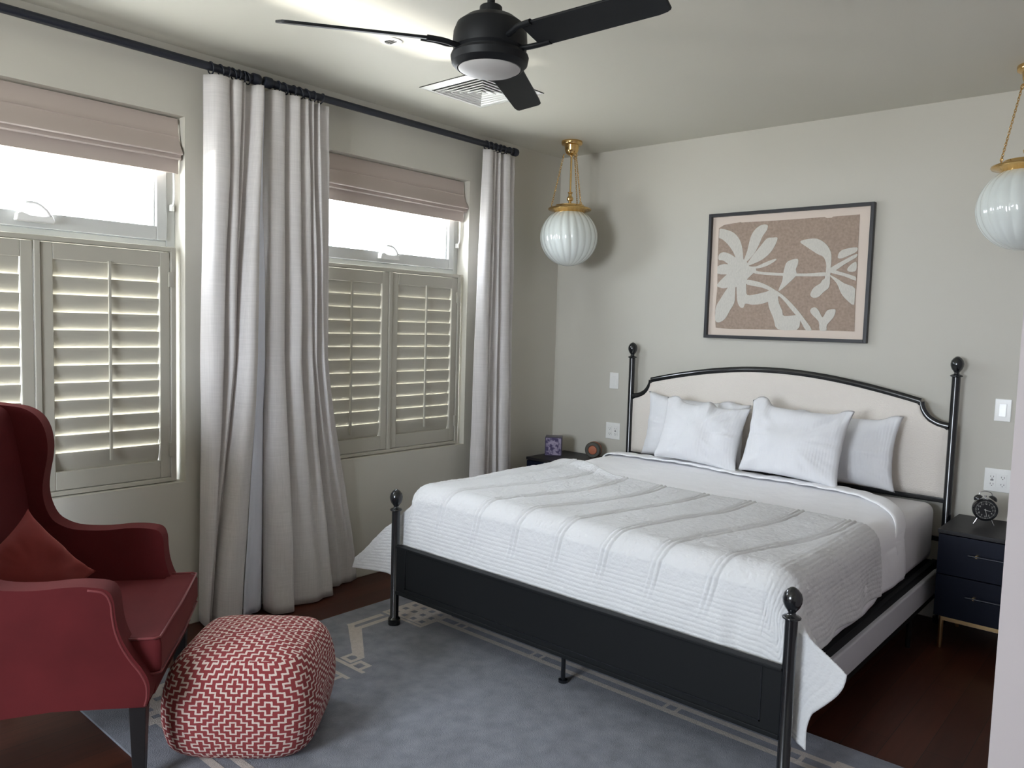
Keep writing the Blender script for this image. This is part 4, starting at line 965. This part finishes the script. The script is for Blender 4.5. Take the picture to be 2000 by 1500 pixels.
# ------------------------------------------------------------------ red wing chair (local frame: +Y is the way it faces)
CHZ = math.atan2(-0.592, 0.805)
ch = thing('wing_chair', 'red velvet wing-back armchair with dark legs, cut off by the picture\'s left edge', 'armchair', (0.97, -3.39, 0), CHZ)
def chair():
    side = [(-0.70, 0.298), (-0.30, 0.292), (-0.05, 0.287), (-0.035, 0.288), (-0.024, 0.300), (-0.018, 0.33), (-0.020, 0.37), (-0.038, 0.41), (-0.064, 0.45), (-0.090, 0.50), (-0.106, 0.55), (-0.113, 0.60), (-0.117, 0.645), (-0.135, 0.678),
            (-0.185, 0.690), (-0.25, 0.692), (-0.33, 0.686), (-0.42, 0.690), (-0.475, 0.705), (-0.515, 0.735), (-0.538, 0.79), (-0.545, 0.85), (-0.538, 0.91), (-0.526, 0.97), (-0.522, 1.03), (-0.532, 1.09), (-0.556, 1.135), (-0.595, 1.163), (-0.65, 1.175), (-0.76, 1.178), (-0.775, 1.10), (-0.74, 0.7)]
    sp = [tuple(p) for p in crv(side, 3, closed=True)]
    for s in (-1, 1):
        def fn(u, v, d, s=s):
            fl = 0.020*max(0, (v-0.42))/0.27 if v < 0.72 else 0.020-0.05*(v-0.72)
            th = 0.085 - 0.012*max(0, min(1, (v-0.72)/0.2))
            base = 0.286
            return (s*(base+fl+th*d), u, v)
        m = MB(); m.prism(sp, 0.0, 1.0, fn)
        o = m.build('wing_side', 'velvet', ch, local=True, bevel=0.034, seg=6)
        pp = [fn(u, v, 1.0) for u, v in crv(side[4:25], 4)]
        inset = []
        for i, p in enumerate(pp):
            inset.append((p[0]-s*0.005, p[1], p[2]))
        pts = [(fn(u, v, 0.97)[0], u+0.001, v) for u, v in crv(side[4:15], 4)]
        c = np.array([(-0.4, 0.5)]);
        q = [(x_, u-0.010*(1 if u > -0.14 else 0.6), v-0.010) for x_, u, v in pts]
        MB().tube([(x_+s*0.0, u, v) for x_, u, v in q], 0.0045, 8).build('piping', 'piping', o, local=True, smooth=True)
    m = MB()
    bk = [(-0.60, 0.30), (-0.575, 0.48), (-0.585, 0.70), (-0.615, 0.95), (-0.64, 1.12), (-0.665, 1.165), (-0.71, 1.178), (-0.76, 1.16), (-0.785, 1.10), (-0.74, 0.70), (-0.71, 0.30)]
    bp = crv(bk, 4, closed=True); nx = 25; xs = np.linspace(-0.30, 0.30, nx); P = np.zeros((len(bp), nx, 3))
    for j, x_ in enumerate(xs):
        P[:, j, 0] = x_; P[:, j, 1] = bp[:, 0]-0.035*(1-(x_/0.3)**2)*(bp[:, 0] > -0.68); P[:, j, 2] = bp[:, 1]+0.030*(1-(x_/0.3)**2)*np.clip((bp[:, 1]-0.8)/0.35, 0, 1)
    m.grid(P, closed_u=True); m.build('back', 'velvet', ch, local=True, smooth=True)
    MB().box(-0.300, 0.300, -0.66, -0.018, 0.285, 0.372).build('seat_base', 'velvet', ch, local=True, bevel=0.016, seg=4)
    # T-shaped seat cushion with crowned top
    out = [(-0.278, -0.56), (0.278, -0.56), (0.280, -0.098), (0.330, -0.090), (0.336, -0.012), (0.325, 0.008), (0, 0.016), (-0.325, 0.008), (-0.336, -0.012), (-0.330, -0.090), (-0.280, -0.098)]
    nlv = 7; zz = [0.375, 0.380, 0.40, 0.44, 0.475, 0.492, 0.497]; ins = [0.018, 0.006, 0, 0, 0, 0.006, 0.018]
    n = len(out); vs = []; fs = []
    cen = Vector((0, -0.27))
    for z_, k in zip(zz, ins):
        for u, v in out:
            vs.append((u*(1-k/0.33), -0.27+(v+0.27)*(1-k/0.28), z_))
    for i in range(nlv-1):
        for k in range(n): fs.append((i*n+k, i*n+(k+1) % n, (i+1)*n+(k+1) % n, (i+1)*n+k))
    fs.append(tuple(range(n-1, -1, -1)))
    tri = tessellate_polygon([[Vector((v[0], v[1], 0)) for v in vs[-n:]]])
    fs += [tuple((nlv-1)*n+i for i in t) for t in tri]
    cu = MB().add(vs, fs).build('seat_cushion', 'velvet', ch, local=True, bevel=0.006, seg=3)
    ln = [(0.330, -0.092, 0.495), (0.334, -0.014, 0.495), (0.322, 0.004, 0.495), (0, 0.010, 0.497), (-0.322, 0.004, 0.495), (-0.334, -0.014, 0.495), (-0.330, -0.092, 0.495)]
    MB().tube(ln, 0.004, 8).build('piping', 'piping', cu, local=True, smooth=True)
    ln = [(0.330, -0.092, 0.379), (0.334, -0.014, 0.379), (0.322, 0.006, 0.379), (0, 0.013, 0.379), (-0.322, 0.006, 0.379), (-0.334, -0.014, 0.379), (-0.330, -0.092, 0.379)]
    MB().tube(ln, 0.004, 8).build('piping', 'piping', cu, local=True, smooth=True)
    for x_, y_, k in ((0.325, -0.06, 0), (-0.325, -0.06, 0), (0.31, -0.66, -0.06), (-0.31, -0.66, -0.06)):
        m = MB(); a, b = 0.026, 0.017; zf = 0.0125 if k == 0 else 0.001
        tp = [(x_+sx*a, y_+sy*a, 0.287) for sx, sy in ((-1, -1), (1, -1), (1, 1), (-1, 1))]; bt = [(x_+sx*b, y_+sy*b+k, zf) for sx, sy in ((-1, -1), (1, -1), (1, 1), (-1, 1))]
        m.add(tp+bt, [(0, 1, 2, 3), (7, 6, 5, 4), (0, 4, 5, 1), (1, 5, 6, 2), (2, 6, 7, 3), (3, 7, 4, 0)])
        m.build('leg', 'black_wood', ch, local=True, bevel=0.002)
chair()
mb, _ = cushion(0.32, 0.31, 0.14, seed=33, wr=0.006, ear=0.06, pinch=0.12)
mw = Matrix.Translation((0.97, -3.39, 0)) @ Matrix.Rotation(CHZ, 4, 'Z') @ Matrix.Translation((0.08, -0.465, 0.628)) @ Matrix.Rotation(-0.75, 4, 'Z') @ Matrix.Rotation(0.32, 4, 'X') @ Matrix.Rotation(0.62, 4, 'Y') @ Matrix.Rotation(PI, 4, 'Z')
mb.v = [tuple(mw @ Vector(v)) for v in mb.v]
tag(mb.build('throw_pillow', 'pillow_velvet', smooth=True), 'brick-red velvet throw pillow on the seat of the wing chair', 'throw pillow')

# ------------------------------------------------------------------ pouf
def pouf():
    c = Vector((1.142, -3.190, 0.0125)); yaw = math.radians(43); hs = 0.262; h = 0.345
    n = 96; nr = 40; P = np.zeros((n+1, nr, 3)); UV = np.zeros((n+1, nr, 2))
    for i in range(n+1):
        a = 2*PI*i/n+PI/4
        ex = 5.0; cs, sn = math.cos(a), math.sin(a)
        rad = (abs(cs)**ex+abs(sn)**ex)**(-1/ex)
        for j in range(nr):
            t = j/(nr-1); z = h*t
            bul = 0.86+0.20*math.sin(PI*min(1, max(0, (t*0.9+0.05))))**0.8 - 0.04*t
            edge = 1-0.07*max(0, (t-0.84)/0.16)**2.0-0.10*max(0, (0.14-t)/0.14)**2
            r = hs*rad*bul*edge
            P[i, j] = (r*cs, r*sn, z*(1-0.05*(1-1)))
            UV[i, j] = (a*hs*1.22+0.03, z*1.05)
    m = MB(); body = P.copy()
    Rm = Matrix.Translation(c) @ Matrix.Rotation(yaw, 4, 'Z')
    def W_(P): return np.array([[tuple(Rm @ Vector(p)) for p in row] for row in P])
    m.grid(W_(P), UV=UV)
    # domed top
    nt_ = 22; T = np.zeros((n+1, nt_, 3)); UT = np.zeros((n+1, nt_, 2)); rim = P[:, -1]
    for i in range(n+1):
        for j in range(nt_):
            s = 1-j/(nt_-1)
            z = h+0.040*(1-s**2.4)
            T[i, j] = (rim[i, 0]*s, rim[i, 1]*s, z); UT[i, j] = (T[i, j, 0]*1.0+0.05, T[i, j, 1]*1.0)
    m.grid(W_(T), UV=UT)
    o = m.build('pouf', 'fret', smooth=True)
    tag(o, 'square pouf woven in red and ivory stepped diamonds, in front of the wing chair', 'pouf')
pouf()
